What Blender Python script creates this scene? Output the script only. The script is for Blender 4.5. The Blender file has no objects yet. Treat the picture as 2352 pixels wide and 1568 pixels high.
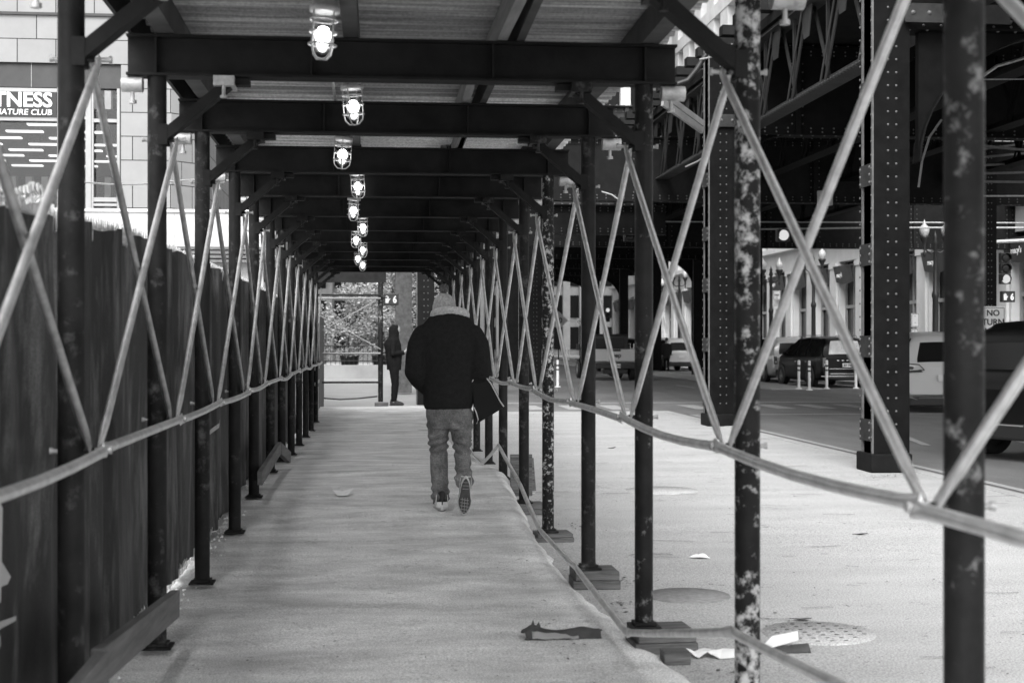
import bpy, bmesh, math, random
from mathutils import Vector, Matrix, noise
R = math.radians
random.seed(7)
scene = bpy.context.scene
COL = scene.collection

# ------------------------------------------------------------------ camera
YAW = 5.61
CAMZ = 1.44
FPX = 3267.0
cam_d = bpy.data.cameras.new('camera'); cam = bpy.data.objects.new('camera', cam_d); COL.objects.link(cam)
cam.location = (0, 0, CAMZ); cam.rotation_euler = (R(90), 0, R(-YAW))
cam_d.sensor_width = 36; cam_d.lens = 50; cam_d.clip_start = 0.05; cam_d.clip_end = 2000
cam_d.dof.use_dof = True; cam_d.dof.focus_distance = 14.5; cam_d.dof.aperture_fstop = 4.0
scene.camera = cam
# ------------------------------------------------------------------ sky and sun (thin overcast)
SUN_EL, SUN_AZ = 45, -167      # azimuth measured from +Y towards +X
w = bpy.data.worlds.new('World'); scene.world = w; w.use_nodes = True
nt = w.node_tree; nt.nodes.clear()
sky = nt.nodes.new('ShaderNodeTexSky'); sky.sky_type = 'NISHITA'; sky.sun_disc = False
sky.sun_elevation = R(SUN_EL); sky.sun_rotation = R(SUN_AZ); sky.dust_density = 3.0; sky.air_density = 1.5
bw = nt.nodes.new('ShaderNodeRGBToBW'); bg = nt.nodes.new('ShaderNodeBackground'); wo = nt.nodes.new('ShaderNodeOutputWorld')
bg.inputs['Strength'].default_value = 0.15
nt.links.new(sky.outputs[0], bw.inputs[0]); nt.links.new(bw.outputs[0], bg.inputs['Color']); nt.links.new(bg.outputs[0], wo.inputs[0])
sl = bpy.data.lights.new('sun', 'SUN'); sun = bpy.data.objects.new('sun', sl); COL.objects.link(sun)
sl.energy = 1.5; sl.angle = R(40); sl.color = (1, 1, 1)
a = R(SUN_AZ); e = R(SUN_EL)
sdir = Vector((math.sin(a)*math.cos(e), math.cos(a)*math.cos(e), math.sin(e)))
sun.rotation_euler = sdir.to_track_quat('Z', 'Y').to_euler(); sun.location = sdir*60
scene.view_settings.view_transform = 'Standard'; scene.view_settings.look = 'None'
scene.view_settings.gamma = 1; scene.view_settings.exposure = 1.28
scene.render.engine = 'CYCLES'

# ------------------------------------------------------------------ measuring helpers
cy_, sy_ = math.cos(R(YAW)), math.sin(R(YAW))
def PX(px, py, Z):
    """a point of the place from its bearing in the photograph and its measured depth"""
    u = (px-1176)*Z/FPX
    return Vector((u*cy_+Z*sy_, Z*cy_-u*sy_, CAMZ+(784-py)*Z/FPX))
def GP(px, py, z=-0.12):
    return PX(px, py, FPX*(CAMZ-z)/(py-784))

# ------------------------------------------------------------------ materials (all neutral: the photograph is monochrome)
def mat(name, v, rough=.7, metal=0., var=.0, vscale=3., bump=0., bscale=40., spec=.5, stretch=None, speck=None, coat=0, emit=None, grain=None):
    m = bpy.data.materials.new(name); m.use_nodes = True; n = m.node_tree.nodes; l = m.node_tree.links
    b = n['Principled BSDF']; b.inputs['Roughness'].default_value = rough; b.inputs['Metallic'].default_value = metal
    b.inputs['Specular IOR Level'].default_value = spec; b.inputs['Coat Weight'].default_value = coat
    b.inputs['Base Color'].default_value = (v, v, v, 1)
    if emit:
        b.inputs['Emission Color'].default_value = (1, 1, 1, 1); b.inputs['Emission Strength'].default_value = emit
    tc = n.new('ShaderNodeTexCoord'); mp = n.new('ShaderNodeMapping'); l.new(tc.outputs['Object'], mp.inputs[0])
    if stretch: mp.inputs['Scale'].default_value = stretch
    if var > 0 or speck:
        t = n.new('ShaderNodeTexNoise'); t.inputs['Scale'].default_value = vscale; t.inputs['Detail'].default_value = 8
        t.inputs['Roughness'].default_value = .65
        l.new(mp.outputs[0], t.inputs['Vector'])
        r = n.new('ShaderNodeMapRange'); r.inputs[1].default_value = .3; r.inputs[2].default_value = .7
        r.inputs[3].default_value = max(v*(1-var), .002); r.inputs[4].default_value = min(v*(1+var), .95)
        l.new(t.outputs['Fac'], r.inputs[0])
        out = r.outputs[0]
        if speck:   # (scale, low, high, value): second tone showing in patches
            s = n.new('ShaderNodeTexNoise'); s.inputs['Scale'].default_value = speck[0]; s.inputs['Detail'].default_value = 10
            s.inputs['Roughness'].default_value = .7
            l.new((mp if len(speck) > 4 else tc).outputs['Vector' if len(speck) > 4 else 'Object'], s.inputs['Vector'])
            r2 = n.new('ShaderNodeMapRange'); r2.inputs[1].default_value = speck[1]; r2.inputs[2].default_value = speck[2]
            s2 = n.new('ShaderNodeTexNoise'); s2.inputs['Scale'].default_value = speck[0]*.14; s2.inputs['Detail'].default_value = 3; l.new(tc.outputs['Object'], s2.inputs['Vector'])
            ma = n.new('ShaderNodeMath'); ma.operation = 'MULTIPLY_ADD'; ma.inputs[1].default_value = .45; l.new(s2.outputs['Fac'], ma.inputs[0])
            mb_ = n.new('ShaderNodeMath'); mb_.operation = 'SUBTRACT'; mb_.inputs[1].default_value = .225; l.new(s.outputs['Fac'], mb_.inputs[0]); l.new(mb_.outputs[0], ma.inputs[2]); l.new(ma.outputs[0], r2.inputs[0])
            mx = n.new('ShaderNodeMix'); mx.data_type = 'FLOAT'; l.new(r2.outputs[0], mx.inputs[0]); l.new(out, mx.inputs[2]); mx.inputs[3].default_value = speck[3]
            out = mx.outputs[0]
        if grain:
            g_ = n.new('ShaderNodeTexNoise'); g_.inputs['Scale'].default_value = grain[0]; g_.inputs['Detail'].default_value = 2; l.new(tc.outputs['Object'], g_.inputs['Vector'])
            r3 = n.new('ShaderNodeMapRange'); r3.inputs[1].default_value = .25; r3.inputs[2].default_value = .75; r3.inputs[3].default_value = 1-grain[1]; r3.inputs[4].default_value = 1+grain[1]; l.new(g_.outputs['Fac'], r3.inputs[0])
            mu = n.new('ShaderNodeMath'); mu.operation = 'MULTIPLY'; l.new(out, mu.inputs[0]); l.new(r3.outputs[0], mu.inputs[1]); out = mu.outputs[0]
        cc = n.new('ShaderNodeCombineColor')
        for i in range(3): l.new(out, cc.inputs[i])
        l.new(cc.outputs[0], b.inputs['Base Color'])
    if bump > 0:
        t2 = n.new('ShaderNodeTexNoise'); t2.inputs['Scale'].default_value = bscale; t2.inputs['Detail'].default_value = 5
        l.new(mp.outputs[0], t2.inputs['Vector'])
        bp = n.new('ShaderNodeBump'); bp.inputs['Strength'].default_value = bump; bp.inputs['Distance'].default_value = .01
        l.new(t2.outputs['Fac'], bp.inputs['Height']); l.new(bp.outputs[0], b.inputs['Normal'])
    return m
def emis(name, s):
    m = bpy.data.materials.new(name); m.use_nodes = True; n = m.node_tree.nodes; n.clear()
    e_ = n.new('ShaderNodeEmission'); e_.inputs['Strength'].default_value = s; o = n.new('ShaderNodeOutputMaterial')
    m.node_tree.links.new(e_.outputs[0], o.inputs[0]); return m
def glassy(name, f=.25, tint=.9):
    m = bpy.data.materials.new(name); m.use_nodes = True; n = m.node_tree.nodes; n.clear(); l = m.node_tree.links
    t = n.new('ShaderNodeBsdfTransparent'); t.inputs[0].default_value = (tint, tint, tint, 1)
    g = n.new('ShaderNodeBsdfGlossy'); g.inputs['Roughness'].default_value = .08
    x = n.new('ShaderNodeMixShader'); x.inputs[0].default_value = f; o = n.new('ShaderNodeOutputMaterial')
    l.new(t.outputs[0], x.inputs[1]); l.new(g.outputs[0], x.inputs[2]); l.new(x.outputs[0], o.inputs[0]); return m
M = {}
M['plaza'] = mat('plaza concrete', .39, .9, var=.13, vscale=.9, bump=.6, bscale=45, speck=(22, .63, .71, .16), grain=(90, .5), stretch=(.6, 1.6, 1))
M['road'] = mat('asphalt', .155, .85, grain=(60, .35), var=.22, vscale=1.5, bump=.3, bscale=60, stretch=(1, .25, 1))
M['roadlight'] = mat('worn concrete road', .38, .9, grain=(50, .2), var=.12, vscale=.8, bump=.2, bscale=30)
M['walk'] = mat('walkway asphalt', .66, .88, var=.34, vscale=1.9, bump=.8, bscale=30, stretch=(.7, 1.5, 1), speck=(15, .64, .72, .28), grain=(110, .45))
M['paint_white'] = mat('road paint', .34, .8, var=.25, vscale=12)
M['post'] = mat('post paint', spec=.12, v=.015, rough=.55, var=.5, vscale=6, bump=.15, bscale=30, speck=(13, .56, .75, .10))
M['post_mid'] = mat('worn post paint', spec=.12, v=.015, rough=.5, var=.5, vscale=6, bump=.2, bscale=30, speck=(19, .56, .70, .20))
M['post_peel'] = mat('peeling post paint', spec=.12, v=.015, rough=.55, var=.5, vscale=6, bump=.3, bscale=30, speck=(19, .51, .64, .50))
M['post_peel2'] = mat('peeling post paint fine', spec=.12, v=.015, rough=.55, var=.5, vscale=6, bump=.3, bscale=30, speck=(34, .53, .64, .48))
M['beam'] = mat('beam steel', .018, .7, spec=.1, var=.4, vscale=4, bump=.2, bscale=25)
M['brace'] = mat('galvanised pipe', .72, .38, metal=.75, var=.22, vscale=14, bump=.15, bscale=60)
M['brace_dull'] = mat('dull galvanised pipe', .42, .42, metal=.7, var=.35, vscale=14, bump=.12, bscale=60)
M['clamp'] = mat('clamp steel', .42, .5, metal=.3, var=.35, vscale=25)
M['deck'] = mat('corrugated deck', .84, .55, var=.2, vscale=1.5, bump=.3, bscale=30, stretch=(.12, 8, .01), speck=(1.3, .44, .58, .26, 1), grain=(60, .25))
M['stringer'] = mat('stringer timber', .05, .8, var=.5, vscale=5)
M['stringer_l'] = mat('stringer light timber', .22, .8, var=.4, vscale=5, stretch=(3, .3, 3))
M['wood'] = mat('weathered timber', .10, .85, var=.75, vscale=9, bump=.4, bscale=30, stretch=(.4, 3, 5))
M['wood_l'] = mat('pale timber', .13, .85, var=.35, vscale=7, bump=.3, bscale=40, stretch=(2, .35, 4))
M['ply'] = mat('painted plywood', .50, .85, var=.22, vscale=2.6, bump=.1, bscale=20, stretch=(.5, 1, 2.4), speck=(2.2, .70, .74, .2))
M['tarp'] = mat('fence mesh fabric', .035, .5, spec=.2, speck=(3.2, .50, .78, .26, 1), var=.6, vscale=3, bump=.2, bscale=220, stretch=(1, 1.5, .30), grain=(120, .3))  # pale stretched streaks: highlights of the folds painted into the colour
M['print'] = mat('printed logo', .5, .7, var=.1)
M['wire'] = mat('chain link wire', .85, .4, metal=.3)
M['steel'] = mat('riveted steel', .007, .7, spec=.06, var=.35, vscale=5, bump=.12, bscale=30)
M['steel_m'] = mat('riveted steel grey', .010, .65, spec=.08, var=.3, vscale=5, bump=.1)
M['truss'] = mat('truss steel', .035, .6, spec=.12, var=.35, vscale=4, bump=.1)
M['rivet'] = mat('rivet heads', .10, .45, spec=.4)  # paler than the steel: glints on the heads painted into the colour
M['steel_edge'] = mat('lit edge grey steel', .11, .5, spec=.3, var=.4, vscale=9)  # sky light on flange edges painted as paler grey; also plain grey steel
M['strut'] = mat('pale strut', .20, .6, var=.2)
M['steel_k'] = mat('black steel', .018, .8, spec=.05, var=.3, vscale=3)
M['stone'] = None
M['pale'] = mat('pale stone', .50, .85, var=.14, vscale=.9, bump=.15, bscale=12)
M['pale2'] = mat('limestone', .33, .85, var=.2, vscale=.7, bump=.15, bscale=12)
M['dark'] = mat('dark cladding', .035, .6, var=.25, vscale=3)
M['frame'] = mat('aluminium frame', .30, .4, metal=.3, var=.1)
M['black'] = mat('black plastic', .016, .5)
M['rubber'] = mat('rubber', .02, .8, var=.3, vscale=20)
M['window'] = mat('window glass dark', .012, .12, spec=.22)
M['letter'] = mat('white letter', .8, .5)
M['blackletter'] = mat('black letter', .02, .6)
M['roomlight'] = emis('ceiling light', .9)
M['bulb'] = emis('bulb', 7)
M['siglight'] = emis('signal lens lit', .30)
M['digit'] = emis('led digits', .45)
M['glass'] = glassy('lamp glass', .16)
M['globe'] = mat('lamp globe', .4, .3)
M['coat'] = mat('coat wool', .022, .95, var=.2, vscale=30, spec=.04)
M['fleece'] = mat('fleece', .60, .95, var=.3, vscale=60, bump=1.0, bscale=160, spec=.1)
M['knit'] = mat('knit wool', .48, .95, var=.35, vscale=50, bump=.8, bscale=170, spec=.1)
M['pompom'] = mat('pompom wool', .15, .95, var=.4, vscale=60, spec=.1)
M['jeans'] = mat('denim', .15, .9, var=.5, vscale=7, bump=.5, bscale=150, spec=.2, speck=(5, .50, .70, .30), grain=(90, .35))
M['skin'] = mat('skin', .28, .6, var=.08)
M['hoodie'] = mat('hoodie cotton', .009, .95, spec=.1)
M['shoe_w'] = mat('shoe white', .55, .6, var=.15, vscale=20)
M['shoe_k'] = mat('shoe black', .02, .7)
M['sole'] = mat('outsole', .06, .75, var=.3, vscale=30)
M['bag'] = mat('bag nylon', .016, .7, spec=.12)
M['piping'] = mat('piping', .6, .6)
M['paper'] = mat('paper', .82, .8, var=.1, vscale=10)
M['card'] = mat('cardboard', .05, .85, var=.4, vscale=12)
M['leafd'] = mat('dry leaf', .07, .9, var=.5, vscale=20)
M['bark'] = mat('bark', .07, .9, var=.4, vscale=10)
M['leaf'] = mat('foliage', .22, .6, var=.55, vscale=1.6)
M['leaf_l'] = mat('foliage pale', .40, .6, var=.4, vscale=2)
M['hedge'] = mat('shrub foliage', .20, .7, var=.6, vscale=3)
M['car_w'] = mat('car white', .52, .3, coat=.6, spec=.6)
M['car_s'] = mat('car silver', .40, .3, metal=.3, coat=.6)
M['car_k'] = mat('car black', .006, .3, coat=.12, spec=.12)
M['chrome'] = mat('chrome', .7, .15, metal=1)
M['window_r'] = mat('reflecting rear glass', .30, .18, metal=.8, var=.3, vscale=3)
M['lens_w'] = mat('clear lamp lens', .45, .2, coat=.8)
M['lens'] = mat('tail lamp lens', .09, .15, coat=1.0)
M['sign'] = mat('sign face', .60, .5, var=.06)
M['signgrey'] = mat('sign face grey', .30, .5)
M['banner'] = mat('awning cloth', .05, .7, var=.2)
M['sheet'] = mat('plastic sheet', .55, .35, var=.15, vscale=3, bump=.6, bscale=6)
M['manhole'] = mat('iron cover', .24, .8, var=.3, vscale=20, bump=.5, bscale=80)
M['patch'] = mat('patched concrete', .24, .9, var=.25, vscale=9, bump=.4)
M['lit_tarp'] = mat('hoarding panel', .10, .6, var=.2, vscale=4)  # far fence fabric, paler: daylight from the opening painted into the colour

def stone_mat():
    m = mat('stone cladding', .27, .8, var=.07, vscale=2.5, bump=.1, bscale=20); n = m.node_tree.nodes; l = m.node_tree.links
    b = n['Principled BSDF']; old = b.inputs['Base Color'].links[0].from_socket
    tc = n.new('ShaderNodeTexCoord'); sp = n.new('ShaderNodeSeparateXYZ'); l.new(tc.outputs['Object'], sp.inputs[0])
    cb = n.new('ShaderNodeCombineXYZ'); ad = n.new('ShaderNodeMath'); ad.operation = 'ADD'
    l.new(sp.outputs[0], ad.inputs[0]); l.new(sp.outputs[1], ad.inputs[1]); l.new(ad.outputs[0], cb.inputs[0])
    sz = n.new('ShaderNodeMath'); sz.operation = 'SUBTRACT'; l.new(sp.outputs[2], sz.inputs[0]); sz.inputs[1].default_value = 6.77 - .46*20
    l.new(sz.outputs[0], cb.inputs[1])
    br = n.new('ShaderNodeTexBrick'); br.inputs['Scale'].default_value = 1; br.inputs['Brick Width'].default_value = .72; br.inputs['Row Height'].default_value = .46
    br.inputs['Mortar Size'].default_value = .009; br.inputs['Mortar Smooth'].default_value = 0
    br.inputs['Color1'].default_value = (1, 1, 1, 1); br.inputs['Color2'].default_value = (.9, .9, .9, 1); br.inputs['Mortar'].default_value = (.06, .06, .06, 1)
    l.new(cb.outputs[0], br.inputs['Vector'])
    mx = n.new('ShaderNodeMix'); mx.data_type = 'RGBA'; mx.blend_type = 'MULTIPLY'; mx.inputs[0].default_value = 1
    l.new(old, mx.inputs[6]); l.new(br.outputs['Color'], mx.inputs[7]); l.new(mx.outputs[2], b.inputs['Base Color']); return m
M['stone'] = stone_mat()

# ------------------------------------------------------------------ object helpers
wl = {}
def thing(name, label, cat, loc=(0, 0, 0), group=None, kind=None, rz=0):
    o = bpy.data.objects.new(name, None); COL.objects.link(o); o.location = loc; o.rotation_euler = (0, 0, rz)
    o.empty_display_size = .2
    wl[o.name] = Vector(loc); tag(o, label, cat, group, kind); return o
def tag(o, label=None, cat=None, group=None, kind=None):
    if label: o['label'] = label
    if cat: o['category'] = cat
    if group: o['group'] = group
    if kind: o['kind'] = kind
    return o
class MB:
    def __init__(s): s.v = []; s.f = []; s.sm = []; s.mi = []; s.cur = 0
    def add(s, vs, fs, smooth=False):
        k = len(s.v); s.v += [tuple(p) for p in vs]; s.f += [tuple(i+k for i in f) for f in fs]; s.sm += [smooth]*len(fs); s.mi += [s.cur]*len(fs); return s
    def box(s, x0, x1, y0, y1, z0, z1):
        return s.add([(x0,y0,z0),(x1,y0,z0),(x1,y1,z0),(x0,y1,z0),(x0,y0,z1),(x1,y0,z1),(x1,y1,z1),(x0,y1,z1)],
                     [(0,3,2,1),(4,5,6,7),(0,1,5,4),(1,2,6,5),(2,3,7,6),(3,0,4,7)])
    def bar(s, p0, p1, w, h, up=(0, 0, 1)):
        p0, p1, up = Vector(p0), Vector(p1), Vector(up); d = (p1-p0).normalized(); a = d.cross(up)
        if a.length < 1e-4: a = d.cross(Vector((1, 0, 0)))
        a.normalize(); b = a.cross(d).normalized(); q = []
        for p in (p0, p1):
            for i, j in ((-1,-1),(1,-1),(1,1),(-1,1)): q.append(p+a*w*i/2+b*h*j/2)
        return s.add(q, [(0,1,2,3),(7,6,5,4),(0,4,5,1),(1,5,6,2),(2,6,7,3),(3,7,4,0)])
    def tube(s, pts, r, n=12, caps=True, up=(0, 0, 1)):
        """r: number, list of numbers or list of (across, upward) radii"""
        pts = [Vector(p) for p in pts]; up = Vector(up); vs = []; fs = []; N = len(pts)
        for i, p in enumerate(pts):
            d = (pts[min(i+1, N-1)]-pts[max(i-1, 0)]).normalized(); a = d.cross(up)
            if a.length < 1e-3: a = d.cross(Vector((0, 1, 0)))
            a.normalize(); b = a.cross(d).normalized()
            rr = r[i] if isinstance(r, (list, tuple)) else r
            ra, rb = rr if isinstance(rr, (list, tuple)) else (rr, rr)
            for k in range(n):
                t = 2*math.pi*k/n; vs.append(p+a*ra*math.cos(t)+b*rb*math.sin(t))
        for i in range(N-1):
            for k in range(n): fs.append((i*n+k, i*n+(k+1) % n, (i+1)*n+(k+1) % n, (i+1)*n+k))
        s.add(vs, fs, True)
        if caps:
            s.add(vs[:n], [tuple(reversed(range(n)))]); s.add(vs[-n:], [tuple(range(n))])
        return s
    def cyl(s, c, r, z0, z1, n=20): return s.tube([(c[0], c[1], z0), (c[0], c[1], z1)], r, n)
    def lathe(s, c, prof, n=20, axis='z'):
        vs = []; fs = []
        for (r, h) in prof:
            for k in range(n):
                t = 2*math.pi*k/n; x, y = r*math.cos(t), r*math.sin(t)
                vs.append((c[0]+x, c[1]+y, c[2]+h) if axis == 'z' else ((c[0]+x, c[1]+h, c[2]+y) if axis == 'y' else (c[0]+h, c[1]+x, c[2]+y)))
        for i in range(len(prof)-1):
            for k in range(n): fs.append((i*n+k, i*n+(k+1) % n, (i+1)*n+(k+1) % n, (i+1)*n+k))
        return s.add(vs, fs, True)
    def ball(s, c, r, n=10, m=7, sq=(1, 1, 1)):
        vs = []; fs = []
        for i in range(m+1):
            ph = math.pi*i/m-math.pi/2
            for k in range(n):
                t = 2*math.pi*k/n; vs.append((c[0]+r*sq[0]*math.cos(ph)*math.cos(t), c[1]+r*sq[1]*math.cos(ph)*math.sin(t), c[2]+r*sq[2]*math.sin(ph)))
        for i in range(m):
            for k in range(n): fs.append((i*n+k, i*n+(k+1) % n, (i+1)*n+(k+1) % n, (i+1)*n+k))
        return s.add(vs, fs, True)
    def rivet(s, c, nrm, r=.018):
        c = Vector(c); nrm = Vector(nrm).normalized(); a = nrm.orthogonal().normalized(); b = nrm.cross(a); vs = []
        for (rr, h) in ((1, 0), (.8, .45), (.35, .72)):
            for k in range(6):
                t = math.pi*k/3; vs.append(c+(a*math.cos(t)+b*math.sin(t))*r*rr+nrm*r*h)
        fs = [(i*6+k, i*6+(k+1) % 6, (i+1)*6+(k+1) % 6, (i+1)*6+k) for i in range(2) for k in range(6)]+[(12, 13, 14, 15, 16, 17)]
        c0 = s.cur; s.cur = 1; s.add(vs, fs, True); s.cur = c0; return s
    def prism(s, poly, off):
        """poly: 3-D points of one face, off: thickness vector"""
        n = len(poly); off = Vector(off); a = [Vector(p) for p in poly]; b = [p+off for p in a]
        return s.add(a+b, [tuple(range(n-1, -1, -1)), tuple(range(n, 2*n))]+[(i, (i+1) % n, n+(i+1) % n, n+i) for i in range(n)])
    def grid(s, fn, nu, nv, smooth=True):
        vs = [fn(i/nu, j/nv) for j in range(nv+1) for i in range(nu+1)]
        fs = [(j*(nu+1)+i, j*(nu+1)+i+1, (j+1)*(nu+1)+i+1, (j+1)*(nu+1)+i) for j in range(nv) for i in range(nu)]
        return s.add(vs, fs, smooth)
    def mesh(s, name, m):
        me = bpy.data.meshes.new(name); me.from_pydata(s.v, [], s.f); me.polygons.foreach_set('use_smooth', s.sm); me.polygons.foreach_set('material_index', s.mi); me.update()
        bm = bmesh.new(); bm.from_mesh(me); bmesh.ops.recalc_face_normals(bm, faces=bm.faces); bm.to_mesh(me); bm.free()
        me.materials.append(M[m] if isinstance(m, str) else m)
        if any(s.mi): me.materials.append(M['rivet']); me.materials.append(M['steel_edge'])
        return me
    def build(s, name, m, parent=None, local=False, bevel=0):
        o = bpy.data.objects.new(name, s.mesh(name, m)); COL.objects.link(o)
        if parent:
            o.parent = parent
            if not local: o.location = -wl.get(parent.name, Vector((0, 0, 0)))
        wl[o.name] = Vector((0, 0, 0))
        if bevel:
            b = o.modifiers.new('bevel', 'BEVEL'); b.width = bevel; b.segments = 2; b.limit_method = 'ANGLE'
        return o
def struct(o): o['kind'] = 'structure'; return o
def copy_tree(o, parent=None):
    c = o.copy(); COL.objects.link(c); c.parent = parent; wl[c.name] = wl.get(o.name, Vector((0, 0, 0)))
    for k in [x for x in KIDS.get(o.name, [])]: copy_tree(k, c)
    return c
KIDS = {}
def index_kids():
    KIDS.clear()
    for x in COL.objects:
        if x.parent: KIDS.setdefault(x.parent.name, []).append(x)
def clone(root, loc, rz=0, label=None):
    index_kids(); c = copy_tree(root); c.location = loc; c.rotation_euler = (0, 0, rz)
    if label: c['label'] = label
    return c
def text(name, s, size, m, parent, loc, rot, bold=0., ext=.004, align='CENTER', local=False, sx=1.0, shear=0):
    cu = bpy.data.curves.new('t', 'FONT'); cu.body = s; cu.size = size; cu.extrude = ext; cu.offset = bold; cu.align_x = align; cu.shear = shear; cu.resolution_u = 3
    o = bpy.data.objects.new('t', cu); COL.objects.link(o); bpy.context.view_layer.update()
    me = bpy.data.meshes.new_from_object(o.evaluated_get(bpy.context.evaluated_depsgraph_get()))
    bpy.data.objects.remove(o); bpy.data.curves.remove(cu)
    me.transform(Matrix.Translation(Vector(loc)) @ rot @ Matrix.Diagonal((sx, 1, 1, 1)))
    me.materials.clear(); me.materials.append(M[m])
    ob = bpy.data.objects.new(name, me); COL.objects.link(ob); ob.parent = parent
    if not local: ob.location = -wl.get(parent.name, Vector((0, 0, 0)))
    wl[ob.name] = Vector((0, 0, 0)); return ob
FACE_Y = Matrix.Rotation(R(90), 4, 'X')                                  # text facing -Y
FACE_X = Matrix.Rotation(R(-90), 4, 'Z') @ Matrix.Rotation(R(90), 4, 'X')  # text facing -X
def remeshed(mb, name, m, parent, voxel=.01, smooth=4, fn=None, local=True):
    o = mb.build('tmp', m)
    r = o.modifiers.new('r', 'REMESH'); r.mode = 'VOXEL'; r.voxel_size = voxel; r.use_smooth_shade = True
    s = o.modifiers.new('s', 'SMOOTH'); s.iterations = smooth; s.factor = .5
    bpy.context.view_layer.update()
    me = bpy.data.meshes.new_from_object(o.evaluated_get(bpy.context.evaluated_depsgraph_get()))
    bpy.data.objects.remove(o); me.name = name
    if fn:
        ns = [v.normal.copy() for v in me.vertices]
        for v, n_ in zip(me.vertices, ns): v.co += n_*fn(v.co, n_)
        me.update()
    me.polygons.foreach_set('use_smooth', [True]*len(me.polygons))
    me.materials.clear(); me.materials.append(M[m])
    ob = bpy.data.objects.new(name, me); COL.objects.link(ob); ob.parent = parent
    if not local: ob.location = -wl.get(parent.name, Vector((0, 0, 0)))
    wl[ob.name] = Vector((0, 0, 0)); return ob
def lerp(tab, x):
    if x <= tab[0][0]: return tab[0][1]
    for (a0, b0), (a1, b1) in zip(tab, tab[1:]):
        if x <= a1: t = (x-a0)/(a1-a0); t = t*t*(3-2*t); return b0+(b1-b0)*t
    return tab[-1][1]
def lin(tab, x):
    if x <= tab[0][0]: return tab[0][1]
    for (a0, b0), (a1, b1) in zip(tab, tab[1:]):
        if x <= a1: t = (x-a0)/(a1-a0); return b0+(b1-b0)*t
    return tab[-1][1]
nz = lambda x, y=0, z=0: noise.noise(Vector((x, y, z)))

# ================================================================== THE GROUND
GZ = -.12
b = MB(); b.add([(-500, -300, GZ-.05), (500, -300, GZ-.05), (500, 700, GZ-.05), (-500, 700, GZ-.05)], [(0, 1, 2, 3)])
struct(b.build('ground', 'roadlight'))
b = MB()
b.grid(lambda u, v: (-30+36.6*u, -30+61.5*v, GZ+.006*nz((-30+36.6*u)*.5, (-30+61.5*v)*.5)), 90, 140)
b.prism([(6.6, -30, GZ-.046), (6.6, 31.5, GZ-.046), (6.6, 31.5, GZ), (6.6, -30, GZ)], (.004, 0, 0))
b.prism([(-30, 31.5, GZ-.046), (6.6, 31.5, GZ-.046), (6.6, 31.5, GZ), (-30, 31.5, GZ)], (0, .004, 0))
struct(b.build('pavement', 'plaza'))
b = MB(); b.add([(6.61, -60, GZ-.044), (17.6, -60, GZ-.044), (17.6, 240, GZ-.044), (6.61, 240, GZ-.044)], [(0, 1, 2, 3)])
b.add([(3.0, 31.6, GZ-.04), (6.605, 31.6, GZ-.04), (6.605, 240, GZ-.04), (3.0, 240, GZ-.04)], [(0, 1, 2, 3)])
b.add([(17.61, 30, GZ-.044), (60, 30, GZ-.044), (60, 43.5, GZ-.044), (17.61, 43.5, GZ-.044)], [(0, 1, 2, 3)])
struct(b.build('road', 'road'))
b = MB(); b.box(13.2, 15.0, 46.2, 120, GZ-.05, GZ+.0); b.box(17.5, 22, 44, 200, GZ-.05, GZ+.08); struct(b.build('far_pavement', 'roadlight'))
# road paint: stop lines and crosswalk bars
b = MB()
for x in (3.6, 4.6, 5.6, 7.6, 8.6, 9.6, 10.6, 11.6): b.box(x, x+.45, 33.0, 35.2, GZ-.036, GZ-.034)
b.box(3.2, 15, 36.4, 36.75, GZ-.036, GZ-.034); b.box(6.9, 14.6, 30.4, 30.6, GZ-.038, GZ-.036)
for y in range(6): b.box(11.0, 11.12, 48+y*9, 51+y*9, GZ-.036, GZ-.034)
b.bar((6.95, 8, GZ-.037), (6.95, 30.3, GZ-.037), .12, .003)
for x in (8.5, 10.2, 11.8): b.bar((x, 21.2, GZ-.037), (x+1.1, 26.4, GZ-.037), .13, .003)
struct(b.build('road_markings', 'paint_white'))
# kerb stone along the plaza edge
b = MB(); b.box(6.45, 6.615, -30, 31.4, GZ-.05, GZ+.008); struct(b.build('kerb', 'roadlight', bevel=.01))

# walkway through the shed: uneven, humped, with a soft sloping right edge
ZP = [(-3, -.085), (9.5, -.085), (11, -.04), (13, .045), (15, .075), (16.5, .03), (19, -.06), (25, -.115), (26.5, -.09), (29.6, .065), (30.2, .07)]
ER = [(-3, 1.30), (6.3, 1.36), (7.3, 1.27), (9, 1.17), (11, 1.17), (13, 1.24), (15.4, 1.36), (16.2, 1.2), (20, 1.1), (30.2, 1.12)]
def walk_z(x, y):
    return lin(ZP, y)+.0022*math.sin(y*9+4*nz(y*.8, x*.9))*(.3+nz(x*.7, y*.6))+.013*nz(x*.9, y*1.3)+.006*nz(x*2.5, y*4)
def walkfn(u, v):
    y = -3+33.2*v; er = lerp(ER, y)+.02*nz(y*3.1); x = -1.24+(er+1.24)*min(u/.9, 1)
    z = walk_z(x, y)
    if u > .86:
        t = min((u-.86)/.14, 1); x = er-.02+.16*t+.02*nz(y*5)*t; z = z*(1-t*t)+(GZ-.03)*t*t
    return (x, y, z)
b = MB(); b.grid(walkfn, 60, 520); struct(b.build('walkway', 'walk'))
b = MB(); b.box(-1.22, 1.1, 30.1, 30.2, GZ-.05, .055); struct(b.build('walkway_end', 'walk'))

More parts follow.
